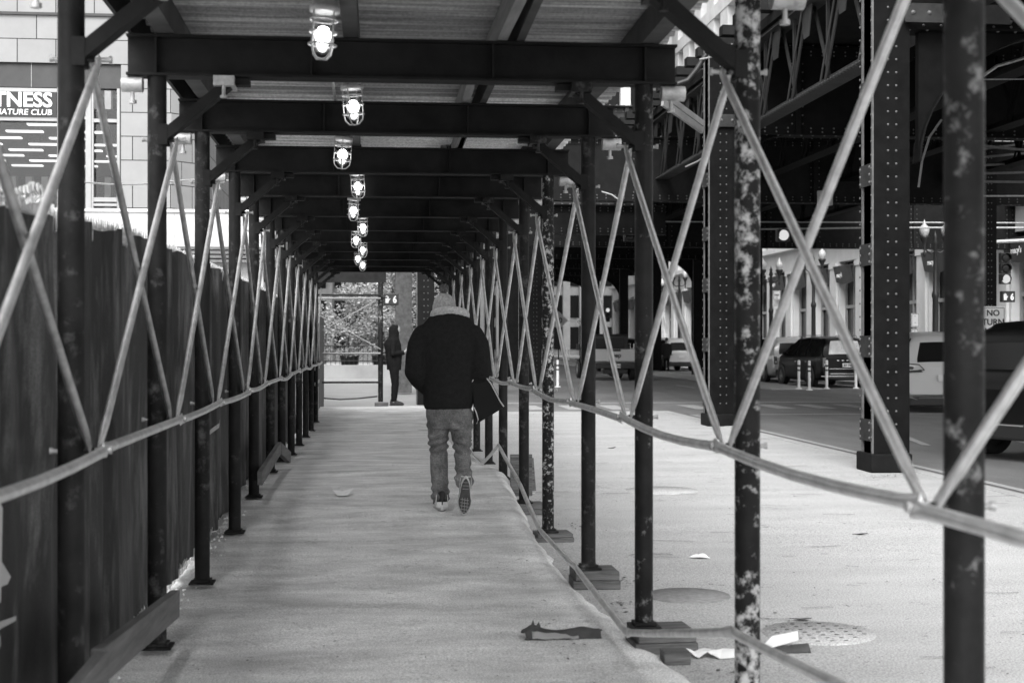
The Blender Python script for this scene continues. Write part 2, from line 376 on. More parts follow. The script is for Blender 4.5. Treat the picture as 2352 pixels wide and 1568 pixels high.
# ================================================================== THE SIDEWALK SHED
FY = [1.25, 3.19, 5.11, 7.11, 8.97, 11.06, 12.84, 14.9, 16.75, 18.7, 20.7, 22.7, 24.7, 26.7]
XL, XR, PR = -1.05, 1.37, .0465
ZB0, ZB1 = 2.735, 2.935
ZN, ZT = 1.058, 2.427
shed = thing('sidewalk_shed', 'long pipe and beam sidewalk shed roofing the walkway, with crossed braces along both sides', 'scaffolding', (.16, 1.25, 0))
base_z = {1: -.05, 2: -.05, 3: 0., 4: 0., 5: -.045, 6: -.02, 7: .0}
def inner(side): return (XL+.052) if side < 0 else (XR-.052)
for k, y in enumerate(FY):
    for side in (-1, 1):
        x = XL if side < 0 else XR
        mt = 'post'
        if side > 0: mt = {1: 'post_mid', 2: 'post_peel', 3: 'post_mid', 4: 'post', 5: 'post_peel2', 6: 'post'}.get(k, 'post')
        zb = base_z.get(k, 0) if side > 0 else (-.055 if y < 10 else walk_z(-1.05, y)+.02)
        b = MB(); b.tube([(x, y, zb+.01), (x, y, 1.5), (x, y, ZB0)], PR, 20)
        bolts_ = []
        for zz in (ZN, ZT):
            b.tube([(x-side*.03, y, zz), (inner(side)-side*.03, y, zz)], .011, 8)
            q_ = MB(); q_.tube([(inner(side)-side*.03, y, zz), (inner(side)-side*.080, y, zz)], .009, 8); q_.tube([(inner(side)-side*.078, y, zz), (inner(side)-side*.088, y, zz)], .015, 6); bolts_.append(q_)
            q_ = MB(); q_.tube([(x+side*.04, y, zz-.004), (x+side*.063, y-.005, zz)], .008, 8); q_.tube([(x+side*.061, y-.005, zz), (x+side*.073, y-.008, zz)], .013, 6); bolts_.append(q_)
        po = b.build('post', mt, shed)
        if 0 < k < 10:
            for q_ in bolts_: q_.build('bolt_end', 'clamp', po)
        p = MB(); p.box(x-.075, x+.075, y-.075, y+.075, zb-.004, zb+.008); p.box(x-.055, x+.055, y-.055, y+.055, zb+.009, zb+.024)
        p.build('base_plate', 'post', po, bevel=.002)
    # transverse I-beam
    x0, x1 = -1.19, 1.53
    b = MB(); b.box(x0, x1, y-.06, y+.06, ZB0, ZB0+.012); b.box(x0, x1, y-.06, y+.06, ZB1-.012, ZB1); b.box(x0, x1, y-.006, y+.006, ZB0+.012, ZB1-.012)
    for xx in (XL, -.3, .6, XR): b.box(xx-.005, xx+.005, y-.052, y+.052, ZB0+.012, ZB1-.012)
    be = b.build('beam', 'beam', shed)
    for side in (-1, 1):
        xs = x0+.005 if side < 0 else x1-.005
        c = MB(); c.tube([(xs-.03 if side < 0 else xs-.07, y-.02, ZB0-.042), (xs+.07 if side < 0 else xs+.05, y-.02, ZB0-.042)], .038, 14)
        xb = xs+.02*(-side)
        c.tube([(xb, y-.02, ZB0-.07), (xb, y-.02, ZB0-.125)], .010, 8); c.tube([(xb, y-.02, ZB0-.118), (xb, y-.02, ZB0-.135)], .02, 6)
        c.build('clamp', 'clamp', be)
        # inner saddle clip hanging below the flange
        c = MB(); xi = (XL+.33) if side < 0 else (XR-.33)
        c.box(xi-.05, xi+.05, y-.09, y+.09, ZB0-.05, ZB0-.002); c.tube([(xi, y-.08, ZB0-.03), (xi, y-.08, ZB0-.10)], .009, 8); c.tube([(xi, y-.08, ZB0-.098), (xi, y-.08, ZB0-.11)], .018, 6)
        c.build('clip', 'clamp' if (k < 4 and side < 0) else 'post', be)
        # knee brace
        c = MB(); px_ = XL+.03 if side < 0 else XR-.03
        c.bar((px_, y, 2.44), (px_-side*.34, y, ZB0-.01), .05, .085, up=(0, 1, 0)); c.bar((px_, y, 2.40), (px_, y, 2.50), .05, .09, up=(0, 1, 0))
        c.bar((px_-side*.31, y, ZB0-.022), (px_-side*.42, y, ZB0-.022), .08, .03)
        c.build('knee_brace', 'beam', shed)
def flatpipe(p0, p1, r, bow=0., bowdir=(0, 0, -1), n=12):
    p0, p1 = Vector(p0), Vector(p1); pts = []; rs = []; ts = [0, .012, .03, .06, .15, .3, .5, .7, .85, .94, .97, .988, 1]
    for t in ts:
        pts.append(p0.lerp(p1, t)+Vector(bowdir)*bow*math.sin(math.pi*t))
        e_ = min(t, 1-t); f = min(e_/.05, 1)
        rs.append((r*(.28+.72*f), r*(1.45-.45*f)))
    return MB().tube(pts, rs, n)
rnd = random.Random(3)
for k in range(len(FY)-1):
    y0, y1 = FY[k], FY[k+1]
    for side in (-1, 1):
        xi = inner(side)-side*.012
        bt = 'brace' if side > 0 else 'brace'
        flatpipe((xi, y0, ZT), (xi-side*.004, y1, ZN), .0148, .012*rnd.uniform(-1, 1)).build('cross_brace', 'brace_dull' if side < 0 else bt, shed)
        flatpipe((xi-side*.03, y0, ZN), (xi-side*.034, y1, ZT), .0148, .012*rnd.uniform(-1, 1)).build('cross_brace', bt, shed)
        flatpipe((xi-side*.052, y0-.03, ZN+.012*rnd.uniform(-1, 1)), (xi-side*.052, y1+.03, ZN+.012*rnd.uniform(-1, 1)), .0185, rnd.uniform(-.015, .035)).build('guard_rail', bt if side > 0 else 'brace', shed)
# guard rail continues towards the camera on the left
flatpipe((inner(-1)+.064, -.8, ZN), (inner(-1)+.064, FY[0], ZN), .0215, .02).build('guard_rail', 'brace', shed)
flatpipe((inner(1)-.064, -.8, ZN), (inner(1)-.064, FY[0], ZN), .0215, .02).build('guard_rail', 'brace', shed)
# low loose rail on the right, dipping to the ground between nodes
low = [(1.31, 3.6, .50), PX(1680, 1450, 5.18), PX(1440, 1452, 6.95), PX(1322, 1302, 8.75), PX(1240, 1216, 10.6), PX(1192, 1106, 12.6), PX(1145, 1022, 14.8), PX(1110, 1062, 16.6), PX(1088, 1046, 18.2), (1.28, 20.6, .1)]
for a_, c_ in zip(low, low[1:]): flatpipe(a_, c_, .0175, .005).build('toe_rail', 'brace', shed)
# deck and stringers
def deckfn(u, v):
    y = 1.0+26.2*v; ph = (y/.155) % 1
    h = .018+.018*max(-1, min(1, 1.5*math.sin(2*math.pi*ph)))
    return (-1.17+2.79*u, y, 3.085+h)
MB().grid(deckfn, 1, 1600, False).build('deck', 'deck', shed)
for x, m_, wd in ((-1.02, 'stringer', .09), (-.13, 'stringer', .075), (.60, 'stringer_l', .05), (.67, 'stringer', .04), (1.33, 'stringer', .09)):
    b = MB()
    for k in range(1, 13):
        xx = x+.03*(k % 2)+rnd.uniform(-.03, .03); b.bar((xx, k*2-.1, 3.01), (xx+rnd.uniform(-.03, .03), k*2+2.1, 3.01), wd, .14)
    b.build('stringer', m_, shed)
b = MB(); b.box(-1.19, -1.17, 1.0, 27.2, 2.95, 3.14); b.build('fascia', 'beam', shed)
# conduit feeding the lamps
b = MB(); b.tube([(-.13+.03*nz(y*.7)-.1, y, 2.955+.01*nz(y*1.3, 4)) for y in [i*.5 for i in range(0, 55)]], .009, 6); b.build('lamp_cable', 'clamp', shed)

# leg of the shed at the far end, standing crosswise
shed2 = thing('shed_frame', 'pipe frame with crossed braces standing crosswise at the far end of the walkway', 'scaffolding', (.18, 31.3, 0))
for x in (.18, -1.82):
    b = MB(); b.tube([(x, 31.3, .12), (x, 31.3, 2.75)], .055, 16)
    for zz in (1.18, 2.38): b.tube([(x, 31.3, zz), (x+.14, 31.2, zz+.02)], .014, 8)
    b.build('post', 'post_mid', shed2)
b = MB(); b.box(-2.6, .30, 31.24, 31.36, 2.73, 2.97); b.build('beam', 'beam', shed2)
b = MB(); b.box(-2.6, .24, 31.44, 33.4, 2.99, 3.05); b.build('deck', 'beam', shed2)
for (z0, z1) in ((2.38, 1.27), (1.27, 2.38)):
    b = MB(); b.tube([(-1.82, 31.22+.03*(z0 > 2), z0), (.18, 31.22+.03*(z0 > 2), z1)], .013, 8); b.build('cross_brace', 'strut', shed2)
for zz, m_ in ((1.18, 'strut'), (2.38, 'strut'), (2.45, 'beam'), (.55, 'beam')):
    b = MB(); b.tube([(-1.82, 31.18, zz), (.18, 31.18, zz)], .021, 8); b.build('guard_rail', m_, shed2)
# bolted clip end at the shed frame foot
def timber(name, label, x0, x1, y0, y1, z0, z1, m='wood', group=None, rz=0, cat='timber'):
    cx, cy = (x0+x1)/2, (y0+y1)/2
    b = MB(); b.box(x0-cx, x1-cx, y0-cy, y1-cy, 0, z1-z0); o = b.build(name, m, bevel=.006); o.location = (cx, cy, z0); o.rotation_euler = (0, 0, rz)
    return tag(o, label, cat, group)
BG = 'timber blocks under the shed posts'
spots = [
 (3, 1.30, 1.62, 6.98, 7.24, [(-.118, -.064), (-.062, -.006)], 'second nearest visible post on the right', .02),
 (4, 1.26, 1.56, 8.84, 9.12, [(-.118, -.064), (-.062, -.007)], 'third post on the right', -.03),
 (5, 1.26, 1.56, 10.95, 11.2, [(-.118, -.083), (-.082, -.052)], 'fourth post on the right', .02),
 (6, 1.26, 1.56, 12.74, 13.0, [(-.118, -.07), (-.069, -.026)], 'fifth post on the right', 0),
 (7, 1.26, 1.62, 14.8, 15.05, [(-.118, -.06), (-.059, -.006)], 'sixth post on the right', .03),
]
for (k, x0, x1, y0, y1, zs, where, rz) in spots:
    for j, (z0, z1) in enumerate(zs):
        timber('timber_block', ('lower' if j == 0 else 'upper')+' weathered block of the pair under the '+where, x0+.01*j, x1-.012*j, y0, y1, z0, z1, group=BG, rz=rz+.04*j)
timber('timber_block', 'short dark timber offcut lying in front of the nearest block pair on the pavement', 1.40, 1.53, 6.74, 6.86, -.118, -.058, group='loose timbers')
timber('timber_block', 'lower dark block under the post of the crosswise frame', .03, .37, 31.1, 31.45, -.12, .01, group=BG)
timber('timber_block', 'upper dark block under the post of the crosswise frame', .05, .35, 31.12, 31.42, .012, .105, group=BG)
# boards standing on edge at the foot of the fence
def plank(name, label, p0, p1, w, h, m, group=None):
    p0, p1 = Vector(p0), Vector(p1); b = MB(); b.bar(Vector((0, 0, 0)), p1-p0, w, h); o = b.build(name, m, bevel=.004); o.location = p0
    return tag(o, label, 'board', group)
plank('timber_board', 'pale board on edge tied low between the two nearest left posts', PX(222, 1532, 5.05), PX(402, 1385, 6.85), .045, .13, 'wood_l', 'boards along the fence foot')
plank('timber_board', 'short pale board on edge leaving the bottom left corner below the fence', (-.99, 3.6, .24), PX(236, 1536, 4.9), .045, .13, 'wood_l', 'boards along the fence foot')
plank('timber_board', 'pale board on edge half way down the left row of posts', PX(597, 1098, 12.2), PX(641, 1028, 14.6), .045, .12, 'wood_l', 'boards along the fence foot')
plank('timber_board', 'short board end bent away from the long pale board half way down the left row', PX(642, 1030, 14.65), PX(663, 1050, 15.4), .05, .12, 'wood_l', 'boards along the fence foot')
plank('timber_board', 'weathered board standing on end against the far right posts beside the low rail', (1.50, 14.3, -.12), (1.50, 14.32, .30), .22, .05, 'wood', 'boards beside the right posts')
plank('timber_board', 'weathered board leaning behind the sixth post on the right', (1.62, 14.75, -.12), (1.60, 14.8, .22), .16, .05, 'wood', 'boards beside the right posts')

# ------------------------------------------------------------------ caged lamps
def cage_lamp(loc, label, tilt):
    t = thing('caged_lamp', label, 'lamp', loc, 'caged lamps along the shed roof')
    b = MB(); b.lathe((0, 0, 0), [(0, .27), (.05, .27), (.055, .20), (.058, .125), (.068, .12), (.068, .095), (.05, .093), (0, .09)], 18); b.build('housing', 'clamp', t, True)
    b = MB(); b.lathe((0, 0, 0), [(.046, .093), (.048, .0), (.046, -.04), (.038, -.07), (.02, -.088), (0, -.092)], 18); b.build('glass_jar', 'glass', t, True)
    b = MB(); b.ball((0, 0, -.005), .036, 14, 10, (1, 1, 1.05)); b.build('bulb', 'bulb', t, True)
    b = MB()
    for k in range(4):
        a_ = math.pi/4+math.pi/2*k+tilt; c, s_ = math.cos(a_), math.sin(a_)
        b.tube([(c*.062, s_*.062, .1), (c*.062, s_*.062, -.05), (c*.055, s_*.055, -.085), (c*.03, s_*.03, -.11), (0, 0, -.113)], .0042, 6)
    for zz in (.06, .005, -.05): b.tube([(.062*math.cos(2*math.pi*i/20), .062*math.sin(2*math.pi*i/20), zz) for i in range(21)], .0042, 6, False)
    b.build('cage', 'clamp', t, True); t.rotation_euler = (R(3*math.sin(tilt*5)), R(4*math.cos(tilt*9)), 0)
    return t
ordn = ['nearest', 'second', 'third', 'fourth', 'fifth', 'sixth', 'seventh', 'eighth', 'ninth', 'tenth and farthest']
lam = [(742, 78, 6.3), (811, 243, 8.37), (787, 353, 10.5), (822, 427, 12.6), (812, 482, 14.5), (833, 521, 16.4), (818, 549, 18.3), (833, 573, 20.3), (822, 592, 22.3), (833, 607, 24.3)]
for i, (x, y, Z) in enumerate(lam):
    cage_lamp(PX(x, y, Z), 'lit caged jar lamp under the shed roof, '+ordn[i]+' from the viewer', i*.37)

# ------------------------------------------------------------------ fence with dark mesh fabric on the left
fence = thing('mesh_fence', 'chain link fence covered in dark folded mesh fabric along the left of the walkway', 'fence', (-1.25, 3, 0))
FT = [(-3, 1.86), (4.6, 1.87), (6.2, 1.95), (8, 2.0), (14, 2.02), (32, 1.97)]
def foldx(y, z):
    lean = y+.10*(z-1)*math.sin(y*.9)+.10*nz(y*.7, z*.8, 4)+(.22*(z-1.0) if y < 5.6 else 0)
    return .034*math.sin(lean*7.3+1.3*nz(lean*.9))*(.6+.8*nz(lean*.5,9))+.020*math.sin(lean*19+2*nz(lean*2))*(.5+nz(lean*.7, 3))+.030*nz(lean*1.3, z*.4)+.018*nz(lean*9, z*.9)+.022*max(0, math.sin(lean*4.7+3*nz(lean*.6, 7)))**14*1.8*(.4+nz(z*1.3, lean*.3))
def tarpfn(u, v):
    y = -3+26.2*u; top = lerp(FT, y)+.03*nz(y*2.3)+.012*nz(y*7); bot = -.03+.03*nz(y*1.7)
    z = bot+(top-bot)*v; return (-1.24+foldx(y, z), y, z)
MB().grid(tarpfn, 1300, 14).build('fabric', 'tarp', fence)
def tarpfn2(u, v):
    y = 23.4+9*u; top = lerp(FT, y)+.01*nz(y*4); z = GZ+.02+(top-GZ-.02)*v
    return (-1.09+.3*foldx(y, z), y, z)
MB().grid(tarpfn2, 260, 8).build('fabric_panel', 'lit_tarp', fence)
b = MB()
for rowk in range(2):   # zigzag chain link showing above and below the fabric
    y = -1.0; pts = []; i = 0
    while y < 22:
        top = lerp(FT, y)+.03; z = (top+.02*nz(y*30) if i % 2 else top-.085) if rowk == 0 else (lerp(FT, y)-.06 if i % 2 else top+.015)
        pts.append((-1.262+.012*nz(y*9, rowk), y, z+.012*nz(y*13, rowk))); y += .028; i += 1
    b.tube(pts, .0042, 4, False)
    y = -1.0; pts = []; i = 0
    while y < 22:
        pts.append((-1.235+.02*nz(y*9, rowk+5), y, (-.07 if i % 2 else .0)+.012*nz(y*13, rowk))); y += .035; i += 1
    b.tube(pts, .0032, 4, False)
for yy in [4.3+i*.045 for i in range(30)]:   # loose link curls where the fabric sags
    top = lerp(FT, yy); h = .13+.05*nz(yy*3)
    b.tube([(-1.262+.02*nz(yy*7, q), yy+.02*math.sin(q*1.9), top-.03+h*q/6) for q in range(7)], .0065, 5, False)
    b.tube([(-1.262, yy+.03*math.cos(q), top+.03+.025*math.sin(q)+.05*nz(yy*5)) for q in [j*.8 for j in range(9)]], .006, 5, False)
b.build('chain_link', 'wire', fence)
b = MB()
for y in range(-2, 33, 3): b.tube([(-1.30, y, GZ), (-1.30, y, 2.0)], .025, 10)
b.tube([(-1.30, -3, .5), (-1.30, 32.4, .5)], .018, 8); b.build('fence_frame', 'brace_dull', fence)
# white print on the fabric
b = MB()
def tp(y, z, dx=.006): return (-1.24+foldx(y, z)+dx, y, z)
arc = [(3.0, .98), (3.22, .90), (3.34, .78), (3.40, .66), (3.50, .60), (3.52, .52), (3.40, .46), (3.2, .42), (3.0, .38)]
def strip(mb, lo, hi, n=14):
    def f(u, v):
        t = u; (ya, za) = (lin([(i/(len(lo)-1), q[0]) for i, q in enumerate(lo)], t), lin([(i/(len(lo)-1), q[1]) for i, q in enumerate(lo)], t))
        (yb, zb) = (lin([(i/(len(hi)-1), q[0]) for i, q in enumerate(hi)], t), lin([(i/(len(hi)-1), q[1]) for i, q in enumerate(hi)], t))
        return tp(ya+(yb-ya)*v, za+(zb-za)*v)
    mb.grid(f, n, 8)
strip(b, [(4.2, .60), (4.6, .60), (4.9, .593), (5.06, .603)], [(4.2, 1.25), (4.6, 1.0), (4.9, .80), (5.08, .625)])
b.build('fabric_print', 'print', fence); b = MB(); strip(b, [(4.2, .40), (4.9, .452), (5.14, .462)], [(4.2, .45), (4.9, .487), (5.14, .478)])
b.build('fabric_print', 'print', fence); b = MB(); strip(b, [(10.6, .62), (11.5, .80)], [(10.6, .655), (11.5, .835)], 10)
b.build('fabric_print', 'print', fence)
b = MB()
for (y0, y1, z0, z1) in ((26.6, 26.8, .9, 1.75), (28.6, 28.8, .9, 1.75), (26.6, 28.8, 1.70, 1.75), (26.6, 28.8, .62, .68), (28.2, 28.35, .1, .55)):
    b = MB(); b.box(-1.065, -1.055, y0, y1, z0, z1); b.build('panel_print', 'print', fence)
tag(MB().tube([PX(190+i*15, 418+6*math.sin(i*.25), 9.5+i*.35) for i in range(24)], .007, 6).build('cable', 'wire'), 'thin pale cable sagging behind the left posts in front of the stone building', 'cable')

# ================================================================== PEOPLE
def ring_loft(rows, n=28):
    """rows: (cx, cy, z, rx, ry)"""
    mb = MB(); vs = []; fs = []
    for (cx, cy, z, rx, ry) in rows:
        for k in range(n):
            t = 2*math.pi*k/n; vs.append((cx+rx*math.cos(t), cy+ry*math.sin(t), z))
    for i in range(len(rows)-1):
        for k in range(n): fs.append((i*n+k, i*n+(k+1) % n, (i+1)*n+(k+1) % n, (i+1)*n+k))
    fs.append(tuple(reversed(range(n)))); fs.append(tuple(range((len(rows)-1)*n, len(rows)*n)))
    mb.add(vs, fs, True); return mb
def join(a_, b_): a_.add(b_.v, b_.f, True); return a_
def capsule(mb, pts, rs, n=16):
    P = [Vector(p) for p in pts]     # one closed piece per segment, so bends never fold through themselves
    for a_, c_, ra, rc in zip(P, P[1:], rs, rs[1:]): mb.tube([a_, c_], [ra, rc], n)
    for p, r_ in zip(P, rs): mb.ball(p, r_, 14, 10) if not isinstance(r_, tuple) else mb.ball(p, 1, 18, 12, (r_[0], r_[1], min(r_)))
    return mb
def hand(mb, wrist, d, palmn, curl=.5, s=1.0):
    """wrist point, direction of the hand, palm normal; five unequal fingers and a side thumb"""
    w_, d, n_ = Vector(wrist), Vector(d).normalized(), Vector(palmn).normalized(); sd = d.cross(n_).normalized()
    pc = w_+d*.045*s; mb.tube([w_-d*.01, w_+d*.03*s, w_+d*.075*s, w_+d*.09*s], [(.024*s, .018*s), (.036*s, .014*s), (.040*s, .013*s), (.036*s, .010*s)], 12, up=n_)
    for i, (off, ln) in enumerate(((-.031, .068), (-.0105, .078), (.010, .073), (.030, .058))):
        p = w_+d*.082*s+sd*off*s; pts = [p]; ang = 0
        for seg in (.45, .32, .23):
            ang += curl*(.9+.08*i); dd = d*math.cos(ang)+n_*math.sin(ang); p = p+dd*ln*seg*s; pts.append(p)
        capsule(mb, pts, [.0095*s, .009*s, .0082*s, .007*s], 8)
    p = w_+d*.022*s-sd*.028*s; p2 = p+(d*.55-sd*.7+n_*.4).normalized()*.036*s; p3 = p2+(d*.85-sd*.2+n_*.5).normalized()*.03*s
    capsule(mb, [p, p2, p3], [.013*s, .011*s, .0085*s], 8)
def head(mb, c, yaw, pitch, s=1.0):
    """head with face: brow, nose, lips, chin, ears; looks along +Y before yaw and pitch"""
    h = MB(); h.ball((0, 0, .0), .1, 18, 14, (.76, .95, 1.12)); h.ball((0, .028, -.05), .068, 14, 10, (.85, .95, 1.0)); h.ball((0, .055, -.095), .03, 10, 8)
    h.tube([(0, .082, .018), (0, .098, -.012), (0, .108, -.030), (0, .095, -.038)], [.009, .011, .014, .008], 8)
    h.ball((-.028, .088, .022), .016, 8, 6, (1.3, .6, .5)); h.ball((.028, .088, .022), .016, 8, 6, (1.3, .6, .5))
    h.ball((0, .094, -.060), .012, 10, 6, (2.0, .8, .45)); h.ball((0, .092, -.069), .012, 10, 6, (1.7, .8, .5))
    for sx in (-1, 1): h.ball((sx*.078, -.005, -.008), .028, 10, 8, (.3, .7, 1.1))
    mt = Matrix.Translation(Vector(c)) @ Matrix.Rotation(yaw, 4, 'Z') @ Matrix.Rotation(-pitch, 4, 'X') @ Matrix.Scale(s, 4)
    mb.add([mt @ Vector(v) for v in h.v], h.f, True)
def shoe_parts(parent, mt, light=True, detail=True):
    """shoe with toe towards +Y, sole at z=0, ankle at (0,-.08,.1)"""
    def outline(k=1.0, z=0, n=26):
        pts = []
        for i in range(n):
            t = 2*math.pi*i/n; y = .148*math.sin(t); ww = .050 if y > .03 else (.034+.016*max(0, (y+.02)/.05) if y > -.02 else .036)
            ww = lerp([(-.148, .030), (-.1, .037), (-.03, .036), (.06, .051), (.148, .044)], y); pts.append((k*ww*math.cos(t)*(1.0 if True else 1), k*y, z))
        return pts
    def prep(rows, caps=True):
        mb = MB(); n = len(rows[0]); vs = [p for r_ in rows for p in r_]
        fs = [(i*n+k, i*n+(k+1) % n, (i+1)*n+(k+1) % n, (i+1)*n+k) for i in range(len(rows)-1) for k in range(n)]
        fs += [tuple(reversed(range(n))), tuple(range((len(rows)-1)*n, len(rows)*n))]
        vs = [mt @ Vector(v) for v in vs]; mb.add(vs, fs, True); return mb
    sh = prep([[(x, y, .006) for x, y, z in outline(1.0)], [(x, y, .02) for x, y, z in outline(1.06)], [(x, y, .034) for x, y, z in outline(1.03)]]).build('midsole', 'shoe_w' if light else 'shoe_k', parent, True)
    rows = []
    for (z, kx, y0, y1) in ((.034, 1.0, -.146, .146), (.055, .98, -.145, .135), (.075, .88, -.142, .095), (.095, .80, -.138, .03), (.115, .78, -.132, -.015), (.13, .80, -.128, -.03)):
        r_ = []
        for x, y, _ in outline(1.0):
            t = (y+.148)/.296; yy = y0+(y1-y0)*t; r_.append((x*kx, yy, z+(.012 if yy < -.12 else 0)))
        rows.append(r_)
    up = prep(rows).build('shoe', 'shoe_k' if not light else 'shoe_k', parent, True)
    if light:
        hb = MB()   # light heel counter and side panels
        for sx in (-1, 1):
            sp_ = MB(); sp_.prism([mt @ Vector((sx*.036, -.135, .03)), mt @ Vector((sx*.040, -.05, .03)), mt @ Vector((sx*.038, -.04, .075)), mt @ Vector((sx*.034, -.12, .115))], (mt.to_3x3() @ Vector((sx*.004, 0, 0)))); sp_.build('side_panel', 'shoe_w', parent, True)
        hb.prism([mt @ Vector((-.036, -.146, .03)), mt @ Vector((.036, -.146, .03)), mt @ Vector((.034, -.143, .066)), mt @ Vector((-.034, -.143, .066))], (mt.to_3x3() @ Vector((0, .006, 0)))); hb.build('heel_panel', 'shoe_w', parent, True)
        hb = MB()
        hb.prism([mt @ Vector((-.045, .07, .03)), mt @ Vector((.045, .07, .03)), mt @ Vector((.03, .14, .035)), mt @ Vector((-.03, .14, .035))], (mt.to_3x3() @ Vector((0, 0, .012))))
        hb.build('toe_panel', 'shoe_w', parent, True)
    so = prep([[(x, y, 0) for x, y, z in outline(.90)], [(x, y, .007) for x, y, z in outline(.93)]]).build('outsole', 'sole', parent, True)
    if detail:
        g = MB()
        for yy in (.02, .045, .07, .095, .118):
            wv = .03 if yy < .1 else .024
            g.prism([mt @ Vector((-wv, yy, -.0015)), mt @ Vector((wv, yy+.008, -.0015)), mt @ Vector((wv, yy+.012, -.0015)), mt @ Vector((-wv, yy+.004, -.0015))], mt.to_3x3() @ Vector((0, 0, .003)))
        for xx in (-.018, .0, .018): g.prism([mt @ Vector((xx-.0015, .01, -.002)), mt @ Vector((xx+.0015, .01, -.002)), mt @ Vector((xx+.0015, .125, -.002)), mt @ Vector((xx-.0015, .125, -.002))], mt.to_3x3() @ Vector((0, 0, .003)))
        for yy in (-.11, -.085, -.06): g.prism([mt @ Vector((-.022, yy, -.0015)), mt @ Vector((.022, yy, -.0015)), mt @ Vector((.022, yy+.003, -.0015)), mt @ Vector((-.022, yy+.003, -.0015))], mt.to_3x3() @ Vector((0, 0, .003)))
        g.build('tread', 'signgrey', parent, True)

# ---- walking man seen from behind
mp = PX(1030, 1172, 12.1)
man = thing('person', 'person walking away in black coat with pale fleece collar, knitted bobble hat and jeans', 'person', (mp.x, mp.y, mp.z), rz=R(-2))
L_ANK, R_ANK = Vector((-.055, .02, .085)), Vector((.130, -.33, .26))
b = MB()
join(b, ring_loft([(0, 0, .80, .15, .11), (0, 0, .95, .16, .115), (0, .0, 1.1, .15, .11), (0, -.01, 1.3, .18, .12), (0, -.01, 1.45, .19, .11), (0, .01, 1.53, .12, .08), (0, .03, 1.58, .06, .06)]))
capsule(b, [(0, .03, 1.52), (0, .07, 1.63), (-.02, .09, 1.70)], [.058, .055, .055])
head(b, (-.03, .105, 1.735), 0, R(28))
capsule(b, [(-.085, 0, .88), (-.07, .06, .50), L_ANK], [.085, .055, .04]); capsule(b, [(.09, 0, .88), (.115, -.03, .49), R_ANK], [.085, .055, .04])
for sx in (-1, 1):
    capsule(b, [(sx*.20, 0, 1.47), (sx*.262, -.045, 1.20), (sx*.17, .08, 1.06)], [.05, .042, .03])
    hand(b, (sx*.165, .085, 1.05), (-sx*.75, .45, -.2), (-sx*.9, -.3, 0), .35)
remeshed(b, 'body', 'skin', man, .006, 2)
b = ring_loft([(.0, 0, .865, .200, .150), (.0, 0, .90, .212, .158), (.0, .0, 1.0, .215, .162), (0, -.005, 1.15, .222, .165), (0, -.01, 1.3, .238, .168), (0, -.015, 1.42, .255, .165), (0, -.015, 1.50, .262, .150), (.0, -.005, 1.56, .245, .135), (.005, .01, 1.61, .205, .12), (.01, .02, 1.655, .165, .115), (.01, .03, 1.69, .135, .10)])
for sx in (-1, 1):
    capsule(b, [(sx*.215, -.01, 1.50), (sx*.258, -.025, 1.40), (sx*.272, -.04, 1.27), (sx*.276, -.045, 1.19), (sx*.240, .02, 1.11), (sx*.195, .10, 1.05)], [.085, .092, .094, .094, .085, .072])
def coatf(co, n_):
    return .010*nz(co.x*6, co.y*6, co.z*4)+.006*nz(co.x*14, co.y*10, co.z*9)+.006*math.sin(co.z*40+8*co.x)*max(0, nz(co.x*3, co.y*3, co.z*2+5))
remeshed(b, 'coat', 'coat', man, .009, 3, coatf)
# fleece collar
b = MB(); pts = []; rs = []
for i in range(33):
    t = 2*math.pi*i/32; x = .012+.150*math.cos(t); y = .015+.105*math.sin(t); z = 1.655-.45*(y-.015)+.0
    pts.append((x, y, z)); rs.append((.020, .034))
b.tube(pts, rs, 12, False); remeshed(b, 'fleece_collar', 'fleece', man, .007, 1, lambda c, n_: .004*nz(c.x*40, c.y*40, c.z*40))
# bobble hat
b = MB(); n = 80; rows = [(1.645, .094), (1.665, .098), (1.70, .099), (1.74, .096), (1.775, .088), (1.805, .074), (1.83, .054), (1.848, .03), (1.853, .004)]
vs = []; 
for (z, r_) in rows:
    for k in range(n):
        t = 2*math.pi*k/n; rr = r_*(1+.045*math.cos(t*20)); q = (z-1.645); vs.append((-.034+rr*math.cos(t), .085-.08*q+rr*1.08*math.sin(t), z))
b.add(vs, [(i*n+k, i*n+(k+1) % n, (i+1)*n+(k+1) % n, (i+1)*n+k) for i in range(len(rows)-1) for k in range(n)], True)
hat = b.build('knitted_hat', 'knit', man, True)
b = MB(); b.ball((-.040, .07, 1.887), .038, 14, 10)
for i in range(900):
    v = Vector((random.gauss(0, 1), random.gauss(0, 1), random.gauss(0, 1))).normalized(); c = Vector((-.040, .07, 1.887)); p = c+v*.034; q = c+v*random.uniform(.041, .048); s_ = v.orthogonal().normalized()*.0013
    b.add([p-s_, p+s_, q+s_*.4, q-s_*.4], [(0, 1, 2, 3)])
b.build('bobble', 'pompom', hat, True)
